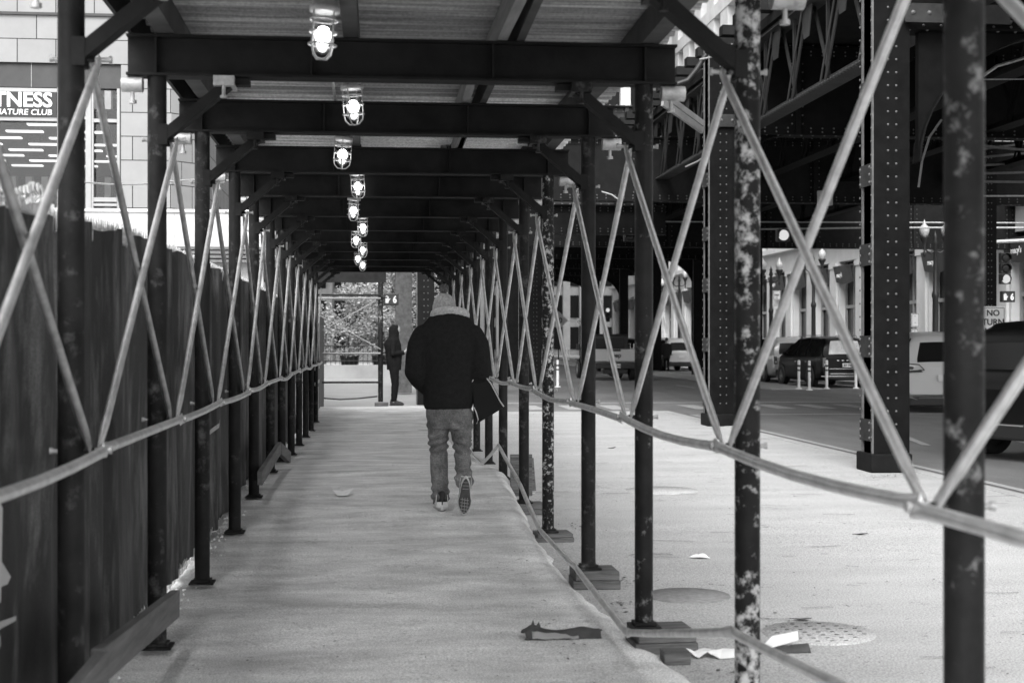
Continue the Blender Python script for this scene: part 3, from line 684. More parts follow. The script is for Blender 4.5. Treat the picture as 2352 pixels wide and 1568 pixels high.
# jeans
b = ring_loft([(.0, .0, .70, .175, .12), (.0, .0, .80, .19, .145), (0, 0, .92, .185, .14)])
capsule(b, [(-.092, .0, .84), (-.088, .03, .68), (-.084, .055, .50), (-.076, .035, .30), (-.066, .015, .12)], [(.102, .115), (.092, .10), (.076, .082), (.074, .075), (.073, .078)], 20)
capsule(b, [(.100, .0, .84), (.110, -.005, .68), (.118, -.03, .50), (.124, -.17, .36), (.128, -.275, .285)], [(.102, .115), (.090, .10), (.072, .082), (.066, .075), (.070, .078)], 20)
b.tube([(.126, -.25, .305), (.129, -.30, .268)], .078, 20)
b.tube([(-.066, .015, .13), (-.066, .013, .095)], .080, 20)
def jeanf(co, n_):
    f = .006*nz(co.x*10, co.y*8, co.z*7)
    lx = 1 if co.x > .02 else 0
    kz = .53 if lx else .56
    f += .011*math.exp(-((co.z-kz)/.07)**2)*math.sin(co.z*95+co.x*26*(1 if lx else -1)+2.5*nz(co.x*8, co.y*8, 1))
    f += .007*math.exp(-((co.z-.74)/.06)**2)*math.sin(co.z*70+abs(co.x)*40)
    az = .17 if not lx else .34
    f += .008*math.exp(-((co.z-az)/.08)**2)*math.sin(co.z*85+co.x*20+3*nz(co.x*9, 2, co.z*5))
    return f
remeshed(b, 'jeans', 'jeans', man, .0065, 3, jeanf)
shoe_parts(man, Matrix.Translation((-.066, .08, .004)) @ Matrix.Rotation(R(4), 4, 'Z') @ Matrix.Scale(1.2, 4) @ Matrix.Diagonal((1.1, 1, 1, 1)))
shoe_parts(man, Matrix.Translation((.130, -.36, .158)) @ Matrix.Rotation(R(3), 4, 'Y') @ Matrix.Rotation(R(-80), 4, 'X') @ Matrix.Scale(1.1, 4) @ Matrix.Diagonal((1.08, 1, 1, 1)))
b = MB(); capsule(b, [(.129, -.30, .27), (.130, -.33, .235)], [.045, .042]); capsule(b, [(-.062, .0, .15), (-.062, -.01, .10)], [.043, .04]); b.build('sock', 'shoe_k', man, True)

# bag under his right arm
def mw(x, y, z): 
    v = Matrix.Rotation(R(-2), 3, 'Z') @ Vector((x, y, z)); return v+mp
bag = thing('messenger_bag', 'black shoulder bag with pale piped edges hanging at the right hip of the walking person', 'bag', mw(.33, -.05, .75))
ol = [(.195, 1.095), (.225, 1.135), (.27, 1.148), (.315, 1.135), (.355, 1.085), (.40, 1.0), (.435, .93), (.468, .885), (.42, .85), (.34, .80), (.238, .742), (.222, .80), (.215, .88), (.20, .98)]
front = [mw(x, -.075+.04*(x-.2), z) for x, z in ol]
b = MB(); b.prism(front, (.02, .11, 0)); b.build('pouch', 'bag', bag, bevel=.012)
b = MB(); b.tube([p+Vector((0, -.004, 0)) for p in front[0:8]], .0052, 8); b.tube([p+Vector((0, -.004, 0)) for p in (front[10], front[10]+Vector((.012, 0, .035)), front[11]+Vector((.014, 0, .03)), front[12])], .0045, 8)
b.build('piping', 'piping', bag)
b = MB(); b.tube([mw(.25, -.03, 1.14), mw(.22, .17, 1.30), mw(.19, .15, 1.48), mw(.17, .05, 1.63), mw(.15, -.03, 1.64)], [(.018, .003)]*5, 8); b.build('strap', 'bag', bag)

# ---- person standing with a phone at the far end, in profile facing right
pp = PX(905, 931, 31.0)
sp = thing('person', 'person in dark hooded top standing in profile at the far end, looking at a phone', 'person', (pp.x, pp.y, pp.z), rz=R(-95))
b = MB(); join(b, ring_loft([(0, 0, .80, .13, .10), (0, 0, 1.0, .14, .10), (0, 0, 1.3, .17, .10), (0, 0, 1.42, .15, .09), (0, .01, 1.48, .06, .06)]))
capsule(b, [(0, .01, 1.45), (0, .04, 1.55), (0, .06, 1.60)], [.05, .05, .05]); head(b, (0, .035, 1.64), 0, R(30))
for sx in (-1, 1):
    capsule(b, [(sx*.08, 0, .86), (sx*.08, .03, .47), (sx*.09, 0, .09)], [.075, .05, .04])
    capsule(b, [(sx*.18, 0, 1.40), (sx*.22, .0, 1.12), (sx*.07, .22, 1.16)], [.045, .038, .028]); hand(b, (sx*.06, .235, 1.17), (-sx*.35, .8, .35), (-sx*.7, -.3, .4), .45)
remeshed(b, 'body', 'skin', sp, .006, 2)
b = ring_loft([(0, 0, .78, .17, .155), (0, 0, .95, .185, .17), (0, -.01, 1.15, .19, .18), (0, -.03, 1.32, .21, .185), (0, -.03, 1.42, .19, .15), (0, -.01, 1.48, .12, .12), (0, .0, 1.55, .105, .115), (0, .005, 1.64, .102, .118), (0, .01, 1.71, .09, .105), (0, .015, 1.755, .05, .06)])
for sx in (-1, 1): capsule(b, [(sx*.17, 0, 1.40), (sx*.22, -.01, 1.13), (sx*.09, .19, 1.15)], [.065, .062, .045])
remeshed(b, 'hooded_top', 'hoodie', sp, .009, 3, lambda c, n_: .012*nz(c.x*6, c.y*6, c.z*5))
b = ring_loft([(0, 0, .76, .14, .11), (0, 0, .88, .15, .115)])
for sx in (-1, 1): capsule(b, [(sx*.078, 0, .82), (sx*.08, .025, .48), (sx*.088, .0, .13)], [.105, .078, .062])
remeshed(b, 'trousers', 'hoodie', sp, .009, 2, lambda c, n_: .006*nz(c.x*10, c.y*10, c.z*12))
for sx in (-1, 1): shoe_parts(sp, Matrix.Translation((sx*.09, .06, .0)), light=False, detail=False)
ph = thing('phone', 'dark phone held in front of the hooded person', 'phone', (pp.x+.34, pp.y-.02, pp.z+1.24)); 
b = MB(); b.box(-.004, .004, -.036, .036, -.03, .12); b.build('phone_body', 'black', ph, True, bevel=.003).rotation_euler = (0, R(35), 0)

# ================================================================== ELEVATED RAILWAY
def column(name, label, cx, cy, w, d, z1, pedestal=True, rows=True, group='riveted steel columns of the elevated railway', m='steel'):
    t = thing(name, label, 'column', (cx, cy, GZ), group)
    b = MB(); x0, x1, y0, y1 = cx-w/2, cx+w/2, cy-d/2, cy+d/2
    # built-up section: front plate, back plate and recessed web so the left side shows two flanges
    b.box(x0+.02, x1-.02, y0, y0+.06, GZ, z1); b.box(x0+.02, x1-.02, y1-.06, y1, GZ, z1); b.box(x0+.09, x1-.09, y0+.06, y1-.06, GZ, z1)
    for yy in (y0+.06, y1-.06-.10):
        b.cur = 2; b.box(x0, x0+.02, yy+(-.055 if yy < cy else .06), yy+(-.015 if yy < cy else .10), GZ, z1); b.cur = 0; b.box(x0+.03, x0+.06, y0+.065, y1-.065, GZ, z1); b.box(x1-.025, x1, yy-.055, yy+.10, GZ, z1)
    if rows:
        z = .3; i = 0
        while z < z1-.1:
            for fx in (.42, .64): b.rivet((x0+w*fx, y0, z), (0, -1, 0), .016)
            z += .155
        z = .3
        while z < z1-.1:
            for yy in (y0+.03, y1-.02): b.rivet((x0, yy, z), (-1, 0, 0), .016)
            z += .16
    b.build('shaft', m, t)
    if rows:
        for zz in (.25, 1.25, 2.35, 3.3, 4.3):
            p = MB(); p.box(x0-.012, x0, y0+.03, y1-.03, zz, zz+.26)
            for j in range(3):
                for yy in (y0+.06, y1-.06): p.rivet((x0-.012, yy, zz+.04+j*.09), (-1, 0, 0), .02)
            p.build('batten_plate', 'truss', t)
    if pedestal:
        p = MB(); p.box(x0-.03, x1+.02, y0-.05, y1+.05, GZ, .105); p.build('pedestal', 'steel_m', t, bevel=.02)
    return t
C2 = PX(2045, 1087, 16.9); C1 = PX(1660, 980, 26.2)
column('steel_column', 'tall riveted steel column on a pedestal at the plaza edge, the nearer and larger one', C2.x+.02, C2.y+.25, .46, .44, 6.9)
column('steel_column', 'tall riveted steel column on a pedestal at the plaza edge, the one farther along', C1.x, C1.y+.25, .52, .48, 6.9)
column('steel_column', 'riveted steel column standing just right of the hooded person with the phone', 1.30, 35.2, .44, .4, 6.5, False, m='steel_m')
column('steel_column', 'grey riveted steel column partly hidden behind the hooded person', .95, 43.5, .50, .4, 6.5, False, m='steel_edge')
column('steel_column', 'riveted steel column beyond the third and fourth right shed posts', 5.7, 50, .50, .4, 6.5, False, m='steel_m')
for i, (y, wh) in enumerate(((33.4, 'beside the right hand traffic signal'), (56, 'behind the peeling shed post'), (66, 'between the parked cars and the plaza column'), (76, 'beyond the second right shed post'), (86, 'behind the pickup truck'), (97, 'last one visible under the arches'))):
    column('steel_column', 'dark steel column across the road '+wh, 14.9 if y < 40 else 15.3, y, .36 if y < 40 else .55, .4, 6.2, False, rows=(y < 40), m='steel')
for i, (y, wh) in enumerate(((60, 'in line with the far left of the pickup'), (72, 'far down the road on its left side'))):
    column('steel_column', 'dark steel column on the near side of the road '+wh, 5.9, y, .5, .5, 6.2, False, rows=False)
# deck, trusses and girders are one riveted structure
el = thing('elevated_railway', 'dark riveted steel railway viaduct over the road with lattice trusses and girders', 'viaduct', (10, 30, 5))
b = MB(); b.box(6.9, 16.2, -6, 110, 6.98, 7.15)
for y in range(-6, 110): b.box(6.5, 16.4, y, y+.28, 7.16, 7.34)
b.build('track_deck', 'steel_k', el)
for X in (7.0, 9.4, 11.6, 14.2):
    b = MB(); y0, y1 = 3.0, 52.0; zb_, zt_ = 5.42, 6.86
    for (zz, hh) in ((zb_, .10), (zt_, .12)):
        b.box(X-.17, X+.17, y0, y1, zz-hh/2, zz-hh/2+.02); b.box(X-.012, X+.012, y0, y1, zz-hh/2+.02, zz+hh)
    if X < 8:
        y = y0
        while y < y1:
            b.rivet((X-.15, y, zb_-.05), (0, 0, -1), .016); b.rivet((X-.15, y, zb_-.03), (-1, 0, .5), .02); y += .14
    n = int((y1-y0)/1.75)
    for i in range(n):
        a0 = y0+i*1.75; 
        b.bar((X-.05, a0, zt_), (X-.05, a0+.87, zb_), .10, .02, up=(1, 0, 0)); b.bar((X+.05, a0+.87, zb_), (X+.05, a0+1.75, zt_), .10, .02, up=(1, 0, 0))
        b.bar((X, a0+.87, zb_), (X, a0+.87, zt_), .05, .05)
        b.bar((X-.10, a0+.10, zt_), (X-.10, a0+.95, zb_), .012, .07, up=(0, 0, 1))
        b.prism([(X-.07, a0-.32, zt_-.02), (X-.07, a0+.32, zt_-.02), (X-.07, a0+.14, zt_-.55), (X-.07, a0-.14, zt_-.55)], (.012, 0, 0))
    b.build('lattice_truss', 'truss' if X < 8 else 'steel', el)
def plate_girder(x0, x1, y, z0, z1, m='steel', riv=.22, stiff=1.6, arch=None, bright=False):
    b = MB(); b.box(x0, x1, y-.02, y+.02, z0, z1); b.box(x0, x1, y-.18, y+.18, z0-.03, z0); b.box(x0, x1, y-.18, y+.18, z1, z1+.03)
    b.box(x0, x1, y-.035, y-.02, z0, z0+.16); b.box(x0, x1, y-.035, y-.02, z1-.16, z1)
    x = x0+.1
    while x < x1:
        for zz in (z0+.05, z0+.12, z1-.05, z1-.12): b.rivet((x, y-.035, zz), (0, -1, 0), .019)
        b.rivet((x, y-.15, z0-.03), (0, -.4, -1), .02); b.rivet((x, y-.165, z1+.03), (0, -.5, 1), .026)
        x += riv
    x = x0+stiff
    while x < x1:
        b.box(x-.05, x+.05, y-.12, y-.02, z0+.01, z1-.01); b.box(x-.14, x+.14, y-.036, y-.02, z0+.17, z1-.17)
        for i in range(int((z1-z0-.3)/.16)):
            for q in (-.10, .10): b.rivet((x+q, y-.036, z0+.2+i*.16), (0, -1, 0), .019)
        x += stiff
    if arch:   # (xcentre of springing column, direction, radius)
        for (xc, dr, rad) in arch:
            pts = [(xc, y, z0), (xc, y, z0-rad)]+[(xc+dr*rad*1.25*(1-math.cos(t)), y, z0-rad+rad*math.sin(t)) for t in [i*math.pi/20 for i in range(1, 10)]]+[(xc+dr*rad*1.25, y, z0)]
            b.prism([(p[0], y-.05, p[2]) for p in pts], (0, .10, 0))
            rim = [(xc+dr*rad*1.25*(1-math.cos(t)), y, z0-rad+rad*math.sin(t)) for t in [i*math.pi/24 for i in range(13)]]
            b.tube(rim, [(.15, .015)]*13, 6)
    b.build('girder', m, el)
plate_girder(6.3, 16.0, C2.y+.25, 5.2, 6.9, 'steel', arch=[(6.55, 1, 1.6)])
plate_girder(6.3, 16.0, C1.y+.25, 5.3, 6.9, 'steel', arch=[(6.6, 1, 1.0)])
plate_girder(4.2, 20.0, 34.0, 4.85, 6.35, 'steel_m', .22, 2.2)
plate_girder(4.8, 24.0, 47.0, 4.62, 6.95, 'steel_m', .22, 1.7)
plate_girder(1.0, 7.6, 40.0, 4.95, 8.1, 'truss', .2, 3.1)
plate_girder(.5, 7.5, 36.0, 4.2, 4.9, 'steel_m', .2, 2.4)
plate_girder(-6.0, 2.0, 38.0, 4.3, 5.0, 'steel', .2, 2.4)
for y, rad, z0 in ((60, 1.4, 5.0), (66, 1.5, 5.35), (76, 1.5, 5.4), (86, 1.6, 5.5), (97, 1.7, 5.6)):
    plate_girder(5.0, 16.0, y, z0, 7.0, 'steel', .3, 2.0, arch=[(15.1, -1, rad), (6.1, 1, rad)])
b = MB()   # bracing, service pipes and angle brackets
b.bar(PX(1522, 233, 24.5), PX(1613, 297, 25.6), .05, .16); b.build('diagonal_strut', 'strut', el)
b = MB(); b.bar(PX(1540, 228, 24.3), PX(1617, 285, 25.4), .04, .10); b.build('diagonal_strut', 'strut', el)
for (cy__, x1_, za, zb2) in ((C1.y, 7.1, 5.40, 5.62), (C2.y, 7.6, 5.24, 5.46)):
    b = MB(); b.box(6.3, x1_, cy__-.02, cy__, za, zb2); b.box(6.3, x1_, cy__-.06, cy__-.02, za-.015, za)
    for x in (6.4, 6.6, 6.8, 7.0): b.rivet((x, cy__-.02, (za+zb2)/2), (0, -1, 0), .03)
    b.build('bracket', 'truss', el)
for pts_, r_p in (([PX(1290, 366, 38), PX(1480, 366, 38)], .03), ([PX(1300, 455, 35), PX(1440, 455, 35)], .035), ([PX(1280, 508, 46), PX(2352, 512, 46)], .022),
                 ([PX(1700, 527, 44), PX(1995, 523, 44), PX(2352, 523, 44)], .028), ([PX(2240, 450, 32), PX(2352, 450, 32)], .02),
                 ([PX(2250, 180, 20), PX(2290, 152, 20), PX(2352, 134, 20)], .022), ([PX(2245, 183, 21), PX(2352, 182, 21)], .010)):
    MB().tube(pts_, r_p, 8).build('service_pipe', 'brace_dull', el)
b = MB()
for i in range(5): b.bar(PX(2240, 345+i*18, 30), PX(2352, 330+i*22, 33), .05, .05)
b.bar(PX(2200, 330, 28), PX(2352, 345, 31), .07, .05); b.build('platform_bracing', 'truss', el)
def cable(label, pts, r=.012, m='clamp'): return tag(MB().tube(pts, r, 6).build('cable', m), label, 'cable')
cable('pale cable hanging from the shed roof edge to the farther plaza column', [PX(1608, 137, 24), PX(1640, 130, 23.6), PX(1670, 118, 23)], .016)
cable('thick black cable curving below the track deck left of the farther plaza column', [PX(1548, 196, 24), PX(1580, 185, 24), PX(1600, 160, 24), PX(1622, 125, 24)], .05, 'black')
cable('pale cable curving on the girder between two right shed posts', [PX(1382, 440, 33), PX(1405, 447, 33), PX(1428, 463, 33)], .016)
cable('pale conduit arc rising over the cross girder near a junction box', [PX(1575, 383, 27), PX(1600, 372, 26.4), PX(1622, 358, 26)], .014)
cable('curved black cable loop on the underside right of the nearer plaza column', [PX(2110, 430, 18), PX(2118, 370, 18), PX(2135, 315, 18), PX(2163, 275, 18)], .015, 'steel_edge')
jb = thing('junction_box', 'small grey junction box mounted on the dark cross girder', 'box', PX(1895, 455, 33)); MB().box(-.17, .17, -.06, .06, -.17, .17).build('box_cover', 'signgrey', jb, True, bevel=.01)
MB().tube([(.0, 0, -.17), (0, 0, -.3), (-.3, 0, -.42)], .015, 6).build('conduit', 'clamp', jb, True)

# ================================================================== SIGNALS, SIGNS, LAMPS
def signal(label, loc, lit=2, ped=None, n=3, s=1.0):
    t = thing('traffic_signal', label, 'traffic light', loc, 'traffic signals')
    b = MB(); H = .34*s
    for i in range(n):
        z = -i*H; b.box(-.17*s, .17*s, 0, .2*s, z-.165*s, z+.165*s)
    b.build('housing', 'black', t, True, bevel=.015)
    for i in range(n):
        z = -i*H; b = MB(); b.lathe((0, 0, z), [(0, -.006), (.10*s, -.010), (.142*s, -.002), (.142*s, .02)], 24, 'y'); b.build('lens', 'siglight' if i == lit else 'window', t, True)
        v = MB(); pts = [(.155*s*math.cos(a_), .155*s*math.sin(a_)+z) for a_ in [R(-20)+i2*R(220)/14 for i2 in range(15)]]
        v.grid(lambda u, w_: (pts[round(u*14)][0]*(1-.05*w_), -.10*s*w_, z+(pts[round(u*14)][1]-z)*(1-.05*w_)), 14, 3); v.build('visor', 'black', t, True)
    return t
signal('large single lit signal lens under the dark cross girder, left of the nearer plaza column', PX(1800, 540, 38), 0, n=1)
signal('traffic signal with its bottom lens lit, above the walk countdown at the right edge', PX(2311, 592, 39), 2, n=3, s=.85)
signal('tiny distant traffic signal seen above the pickup truck', PX(1396, 712, 92), 0, n=3, s=.9)
signal('unlit dark round signal on the girder between two right shed posts', PX(1447, 541, 42), 5, n=1)
def ped_signal(label, loc, s=1.0):
    t = thing('pedestrian_signal', label, 'walk signal', loc, 'walk countdown signals')
    MB().box(-.24*s, .24*s, 0, .2*s, -.19*s, .19*s).build('housing', 'black', t, True, bevel=.02)
    b = MB(); hx, hz = -.12*s, -.02*s
    b.prism([(hx-.05*s, -.005, hz-.10*s), (hx+.04*s, -.005, hz-.10*s), (hx+.055*s, -.005, hz+.02*s), (hx-.055*s, -.005, hz+.03*s)], (0, .004, 0))
    for i, (dx, h) in enumerate(((-.047, .10), (-.02, .13), (.008, .125), (.036, .10))): b.box(hx+dx*s-.010*s, hx+dx*s+.010*s, -.005, -.001, hz+.02*s, hz+h*s)
    b.prism([(hx+.045*s, -.005, hz-.04*s), (hx+.10*s, -.005, hz+.03*s), (hx+.085*s, -.005, hz+.05*s), (hx+.04*s, -.005, hz)], (0, .004, 0))
    b.build('hand_symbol', 'digit', t, True)
    text('digit', '6', .30*s, 'digit', t, (.12*s, -.006, -.11*s), FACE_Y, bold=.012*s, local=True, sx=.8)
    return t
ped_signal('walk countdown with hand and 6 beside the post at the walkway end', PX(898, 687, 36), .8)
ped_signal('walk countdown showing a hand and 6 under the right hand traffic signal', PX(2317, 681, 39), .80)
b = MB(); b.tube([PX(2283, 600, 39.4), PX(2283, 860, 39.4)], .06, 10); spole = tag(b.build('signal_pole', 'steel_m'), 'slim grey pole carrying the right hand traffic signal', 'pole')
b = MB(); b.tube([PX(2250, 560, 38.8), PX(2290, 555, 39), PX(2352, 552, 39)], .05, 8); b.build('arm', 'brace', spole)
def plate_sign(name, label, loc, w, h, lines, m='sign', lm='blackletter', post=None, size=.1, rz=0, border=True, diamond=False):
    t = thing(name, label, 'sign', loc, rz=rz)
    b = MB()
    if diamond: b.prism([(0, 0, -h/2), (w/2, 0, 0), (0, 0, h/2), (-w/2, 0, 0)], (0, .01, 0))
    else: b.box(-w/2, w/2, 0, .01, -h/2, h/2)
    b.build('face', m, t, True)
    if border and not diamond:
        g = MB(); e_ = .03*w/.6; q = .012
        g.box(-w/2+e_, w/2-e_, -.003, -.001, h/2-e_-q, h/2-e_); g.box(-w/2+e_, w/2-e_, -.003, -.001, -h/2+e_, -h/2+e_+q)
        g.box(-w/2+e_, -w/2+e_+q, -.003, -.001, -h/2+e_+q, h/2-e_-q); g.box(w/2-e_-q, w/2-e_, -.003, -.001, -h/2+e_+q, h/2-e_-q); g.build('border', lm, t, True)
    for (s_, z) in lines: text('lettering', s_, size, lm, t, (0, -.004, z), FACE_Y, bold=.004, local=True)
    if post: MB().tube([(0, .05, h/2), (0, .05, post-loc[2])], .03, 8).build('sign_post', 'steel_m', t, True)
    return t
plate_sign('road_sign', 'white sign reading NO TURN ON RED between the nearest right post and a dark vehicle', PX(2281, 742, 33), .61, .78, [('NO', .17), ('TURN', -.04), ('ON RED', -.25)], size=.20, post=GZ)
plate_sign('road_sign', 'diamond warning sign half hidden behind crossed braces far down the road', PX(1283, 736, 75), 1.0, 1.0, [('10', -.12)], size=.4, diamond=True, m='signgrey', post=GZ)
t = plate_sign('road_sign', 'small square no turn sign with a circled arrow left of the pickup truck', PX(1333, 739, 60), .30, .32, [], post=GZ)
b = MB(); b.tube([(.10*math.cos(i*math.pi/10), -.006, .10*math.sin(i*math.pi/10)) for i in range(21)], .010, 6); b.bar((-.07, -.008, .07), (.07, -.008, -.07), .004, .02); b.bar((-.03, -.007, -.06), (-.03, -.007, .03), .004, .025); b.bar((-.03, -.007, .03), (.05, -.007, .04), .004, .025)
b.build('arrow_symbol', 'blackletter', t, True)

def street_lamp(label, loc, h=4.6, s=1.0, arms=2):
    t = thing('street_lamp', label, 'street lamp', loc, 'twin globe street lamps')
    b = MB(); b.lathe((0, 0, 0), [(.22, 0), (.22, .25), (.16, .35), (.14, .8), (.10, .95), (.085, h*.6), (.11, h*.61), (.11, h*.63), (.07, h*.65), (.06, h-.25), (.10, h-.2), (.05, h-.05), (.07, h), (.03, h+.1), (.0, h+.2)], 14); b.build('pole', 'black', t, True)
    for sx in (-1, 1):
        a_ = MB(); a_.tube([(0, 0, h-.45), (sx*.16, 0, h-.52), (sx*.32, 0, h-.42), (sx*.36, 0, h-.25)], [.035, .03, .03, .035], 8); a_.lathe((sx*.36, 0, h-.3), [(0, -.35), (.03, -.3), (.05, -.22), (.02, -.15), (.06, -.05), (.05, .05), (.09, .15), (.15, .26), (.16, .32), (.1, .33)], 12)
        a_.build('arm', 'black', t, True)
        g = MB(); g.lathe((sx*.36, 0, h), [(.10, .03), (.15, .13), (.16, .24), (.12, .33), (.06, .39), (.04, .45), (.015, .52), (0, .56)], 14); g.build('globe', 'globe', t, True)
    return t
street_lamp('twin globe street lamp with parking signs on its pole, left of the minivan', GP(1771, 868)*1.0, 4.6)
street_lamp('twin globe street lamp rising directly behind the black minivan', (17.9, 56.5, GZ), 4.9)
street_lamp('twin globe street lamp behind the white parked car seen through the arch', (17.9, 82, GZ), 5.3)
street_lamp('twin globe street lamp beside the sheeted column seen through the arch', (18.6, 92, GZ), 5.2)
street_lamp('farthest twin globe street lamp seen just above the pickup tailgate', (17.5, 112, GZ), 5.6)
street_lamp('ornate street lamp left of the white sport utility car at the right', (17.9, 43.9, GZ), 4.9)
for i, (x, y, wd, h_, s_, lab) in enumerate(((1784, 678, .34, .40, 'NO', 'upper white parking sign on the street lamp pole'), (1784, 713, .34, .45, 'P', 'lower white parking sign on the street lamp pole'))):
    plate_sign('parking_sign', lab, PX(x, y, 62), wd, h_, [(s_, -.03), ('--', -.14)], size=.12)
plate_sign('parking_sign', 'upper white roadside sign right of the nearer plaza column', PX(2102, 560*0+735, 44), .25, .42, [('-', .1), ('-', -.1)], size=.1)
plate_sign('parking_sign', 'lower white roadside sign right of the nearer plaza column', PX(2101, 768, 44), .22, .34, [('-', .08), ('-', -.08)], size=.1)

def delineator(label, loc, h=.95):
    t = thing('delineator_post', label, 'bollard', loc, 'white lane marker posts')
    b = MB(); b.lathe((0, 0, 0), [(.11, 0), (.10, .03), (.045, .05), (.045, h-.03), (.03, h), (0, h)], 12); b.build('tube', 'letter', t, True)
    b = MB(); b.cyl((0, 0), .048, h-.22, h-.16, 12); b.cyl((0, 0), .048, h-.36, h-.31, 12); b.build('band', 'sole', t, True)
for x, y, lab in ((1835, 893, 'leftmost white lane marker post in front of the minivan'), (1859, 896, 'second white lane marker post, at the front wheel of the minivan'), (1899, 893, 'third white lane marker post, at the rear corner of the minivan'), (1966, 892, 'rightmost white lane marker post, in front of the minivan licence plate'),
                  (1244, 886, 'white lane marker post left of the peeling fourth right shed post'), (1250, 884, 'second white lane marker post close beside the one left of the peeling post'), (1281, 889, 'white lane marker post right of the peeling fourth right shed post')):
    delineator(lab, GP(x, y, GZ-.03 if x < 1500 else GZ), .95)
for x, y, lab in ((1299, 826, 'small distant lane marker post on the left of a pair'), (1306, 826, 'small distant lane marker post on the right of a pair')):
    delineator(lab, PX(x, y, 110) * 1.0, .9)

# ================================================================== VEHICLES
def wheel(parent, x, y, r=.36, wd=.22, side=-1):
    t_ = MB(); prof = [(r*.62, -wd/2), (r*.9, -wd/2), (r, -wd/2+.03), (r, wd/2-.03), (r*.9, wd/2), (r*.62, wd/2)]
    t_.lathe((x, y, r), prof, 26, 'x'); ty = t_.build('tyre', 'rubber', parent, True)
    d = MB(); xo = x+side*wd*.42
    d.lathe((xo, y, r), [(r*.64, 0), (r*.6, -side*.02), (r*.55, -side*.05)], 24, 'x'); d.lathe((xo-side*.02, y, r), [(.08, 0), (0, side*.01)], 12, 'x')
    for k in range(5):
        a_ = 2*math.pi*k/5; d.bar((xo-side*.015, y, r), (xo-side*.015, y+r*.6*math.cos(a_), r+r*.6*math.sin(a_)), .05, .02)
    d.build('rim', 'frame', ty, True)
    k_ = MB(); k_.lathe((x, y, r), [(r*.62, wd*.3), (0, wd*.3)], 16, 'x'); k_.build('hub', 'black', ty, True)
